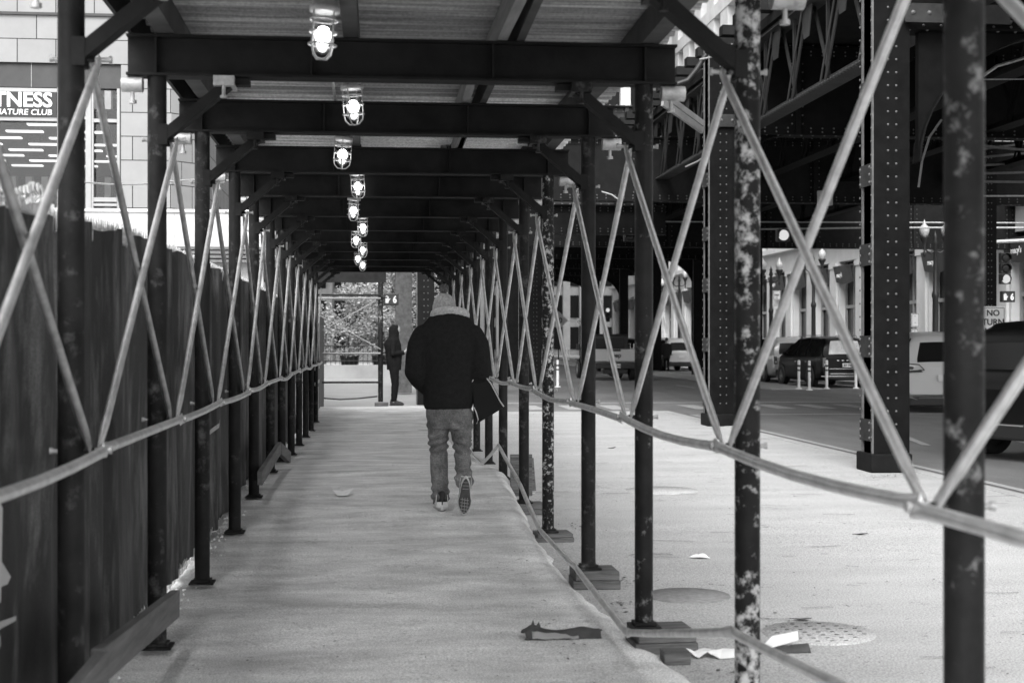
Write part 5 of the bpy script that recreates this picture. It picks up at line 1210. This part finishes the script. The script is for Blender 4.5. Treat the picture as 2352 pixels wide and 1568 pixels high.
o = MB().grid(lambda u, v: (-.12+.26*u, -.04+.10*v, .004+.035*math.sin(math.pi*v)*(.5+u*.5)+.008*nz(u*9, v*5)), 24, 8).build('torn_side', 'card', cb2, True); o.modifiers.new('s', 'SOLIDIFY').thickness = .004
p = GP(1645, 1508); p.z += .004
crumpled('paper_sheet', 'flat torn white sheet on the pavement beside the nearest timber blocks', [(-.12, .06, .0), (-.16, .0, .02), (-.10, -.06, .006), (-.05, -.035, .03), (.0, -.07, .002), (.20, -.045, .004), (.16, .0, .012), (.04, .03, .03), (-.02, .07, .01)], p, 'paper', .05, 'paper')
p = GP(1607, 1282); p.z += .004
crumpled('paper_scrap', 'small white crumpled scrap in the middle of the plaza right of the second post', [(-.07, .02, 0), (-.02, -.03, .01), (.07, -.03, .0), (.03, .05, .02)], p, 'paper', .03, 'paper')
for (x, y, lab) in ((1405, 1029, 'thin dark twig lying on the pavement beyond the third right post'), (1610, 1016, 'dark flat scrap on the pavement beyond the second right post'), (1975, 1228, 'tiny folded dark scrap alone on the pavement between the two nearest right posts'), (1838, 1424, 'dark shrivelled leaf near the round cover with slots'), (1215, 1135, 'small pale scrap on the pavement at the foot of the fifth right post')):
    p = GP(x, y); p.z += .004; crumpled('litter_scrap', lab, [(-.06, .01, .0), (-.01, -.03, .01), (.06, -.02, .012), (.04, .03, .0)], p, 'leafd' if 'dark' in lab else 'paper', .02)
# leaf litter: nobody could count it
b = MB(); r_ = random.Random(11)
def leafbit(p, s):
    a_ = r_.uniform(0, 6.28); d1 = Vector((math.cos(a_), math.sin(a_), r_.uniform(0, .25)))*s; d2 = Vector((-math.sin(a_), math.cos(a_), r_.uniform(0, .3)))*s*.5
    p = Vector(p)+Vector((0, 0, .006)); b.add([p-d1, p+d2, p+d1, p-d2], [(0, 1, 2, 3)])
for (x, y, n, sx, sy) in ((1310, 1200, 18, 30, 20), (1340, 1218, 16, 20, 10), (1430, 1390, 30, 30, 16), (1380, 1310, 12, 20, 10), (1440, 1335, 14, 25, 10), (1470, 1445, 14, 30, 10), (1790, 1420, 8, 60, 30), (2045, 1093, 60, 70, 5), (2240, 1540, 14, 60, 12), (1240, 1150, 14, 14, 10), (1700, 1540, 12, 60, 14), (1215, 1120, 10, 10, 10), (1880, 1470, 8, 60, 20)):
    for i in range(n): leafbit(GP(x+r_.gauss(0, sx*.5), y+r_.gauss(0, sy*.5)), r_.uniform(.006, .02))
for i in range(900):
    yy_ = 4.5+26*r_.random()**1.6; leafbit((r_.uniform(1.5, 6.4), yy_, GZ+.006), r_.uniform(.003, .010)*(1+yy_*.03))
for i in range(110):   # hairline streaks and cracks
    x, y = r_.uniform(1.5, 6.2), 4.8+24*r_.random()**1.5; l_ = r_.uniform(.05, .35); q = r_.uniform(-.25, .25)
    for k in range(5):
        x0_, x1_ = x+l_*k/5, x+l_*(k+1)/5; ya, yb_ = y+q*l_*k/5+.03*nz(x0_*9, y), y+q*l_*(k+1)/5+.03*nz(x1_*9, y); wd_ = .002+.0009*y
        b.add([(x0_, ya, GZ+.008), (x1_, yb_, GZ+.008), (x1_, yb_+wd_, GZ+.008), (x0_, ya+wd_, GZ+.008)], [(0, 1, 2, 3)])
for i in range(260):
    x, y = r_.uniform(-1, 1.1), 4.8+22*r_.random()**1.5; leafbit((x, y, walk_z(x, y)+.004), r_.uniform(.003, .009)*(1+.03*y))
for i in range(60):
    y = 5.6+4.5*r_.random(); x = 1.05-.03*(y-6)+r_.gauss(0, .05); leafbit((x, y, walk_z(x, y)+.004), r_.uniform(.004, .016))
tag(b.build('leaf_litter', 'leafd'), 'dry leaves and crumbs scattered over pavement and walkway', 'litter', kind='stuff')
b = MB()
for i in range(420):   # gravel and dust swept against the fence foot
    y = r_.uniform(3.5, 24); p = Vector((-1.2+abs(r_.gauss(0, .05)), y, walk_z(-1.2, y)+.004)); b.ball(p, r_.uniform(.004, .013), 5, 4)
tag(b.build('grit', 'paper'), 'pale grit gathered along the foot of the fence', 'grit', kind='stuff')
def disc_cover(label, px_, py_, r, m, slots=True):
    p = GP(px_, py_); t = thing('manhole_cover', label, 'manhole cover', (p.x, p.y, GZ+.004))
    MB().lathe((0, 0, 0), [(r, -.004), (r*.99, .003), (0, .004)], 40).build('lid', m, t, True)
    if slots:
        b = MB()
        for i in range(-3, 4):
            for j in range(-3, 4):
                if i*i+j*j < 11: b.box(i*r*.25-.011, i*r*.25+.011, j*r*.25-.005, j*r*.25+.005, .0045, .006)
        b.build('slot', 'black', t, True)
disc_cover('round cover with small slots set in the pavement near the bottom', 1880, 1454, .30, 'plaza')
disc_cover('dark round patch cover in the pavement behind the second right post', 1580, 1368, .26, 'manhole', False)
disc_cover('pale ringed cover in the pavement farther out behind the second right post', 1520, 1126, .38, 'plaza', False)
MB_ = None
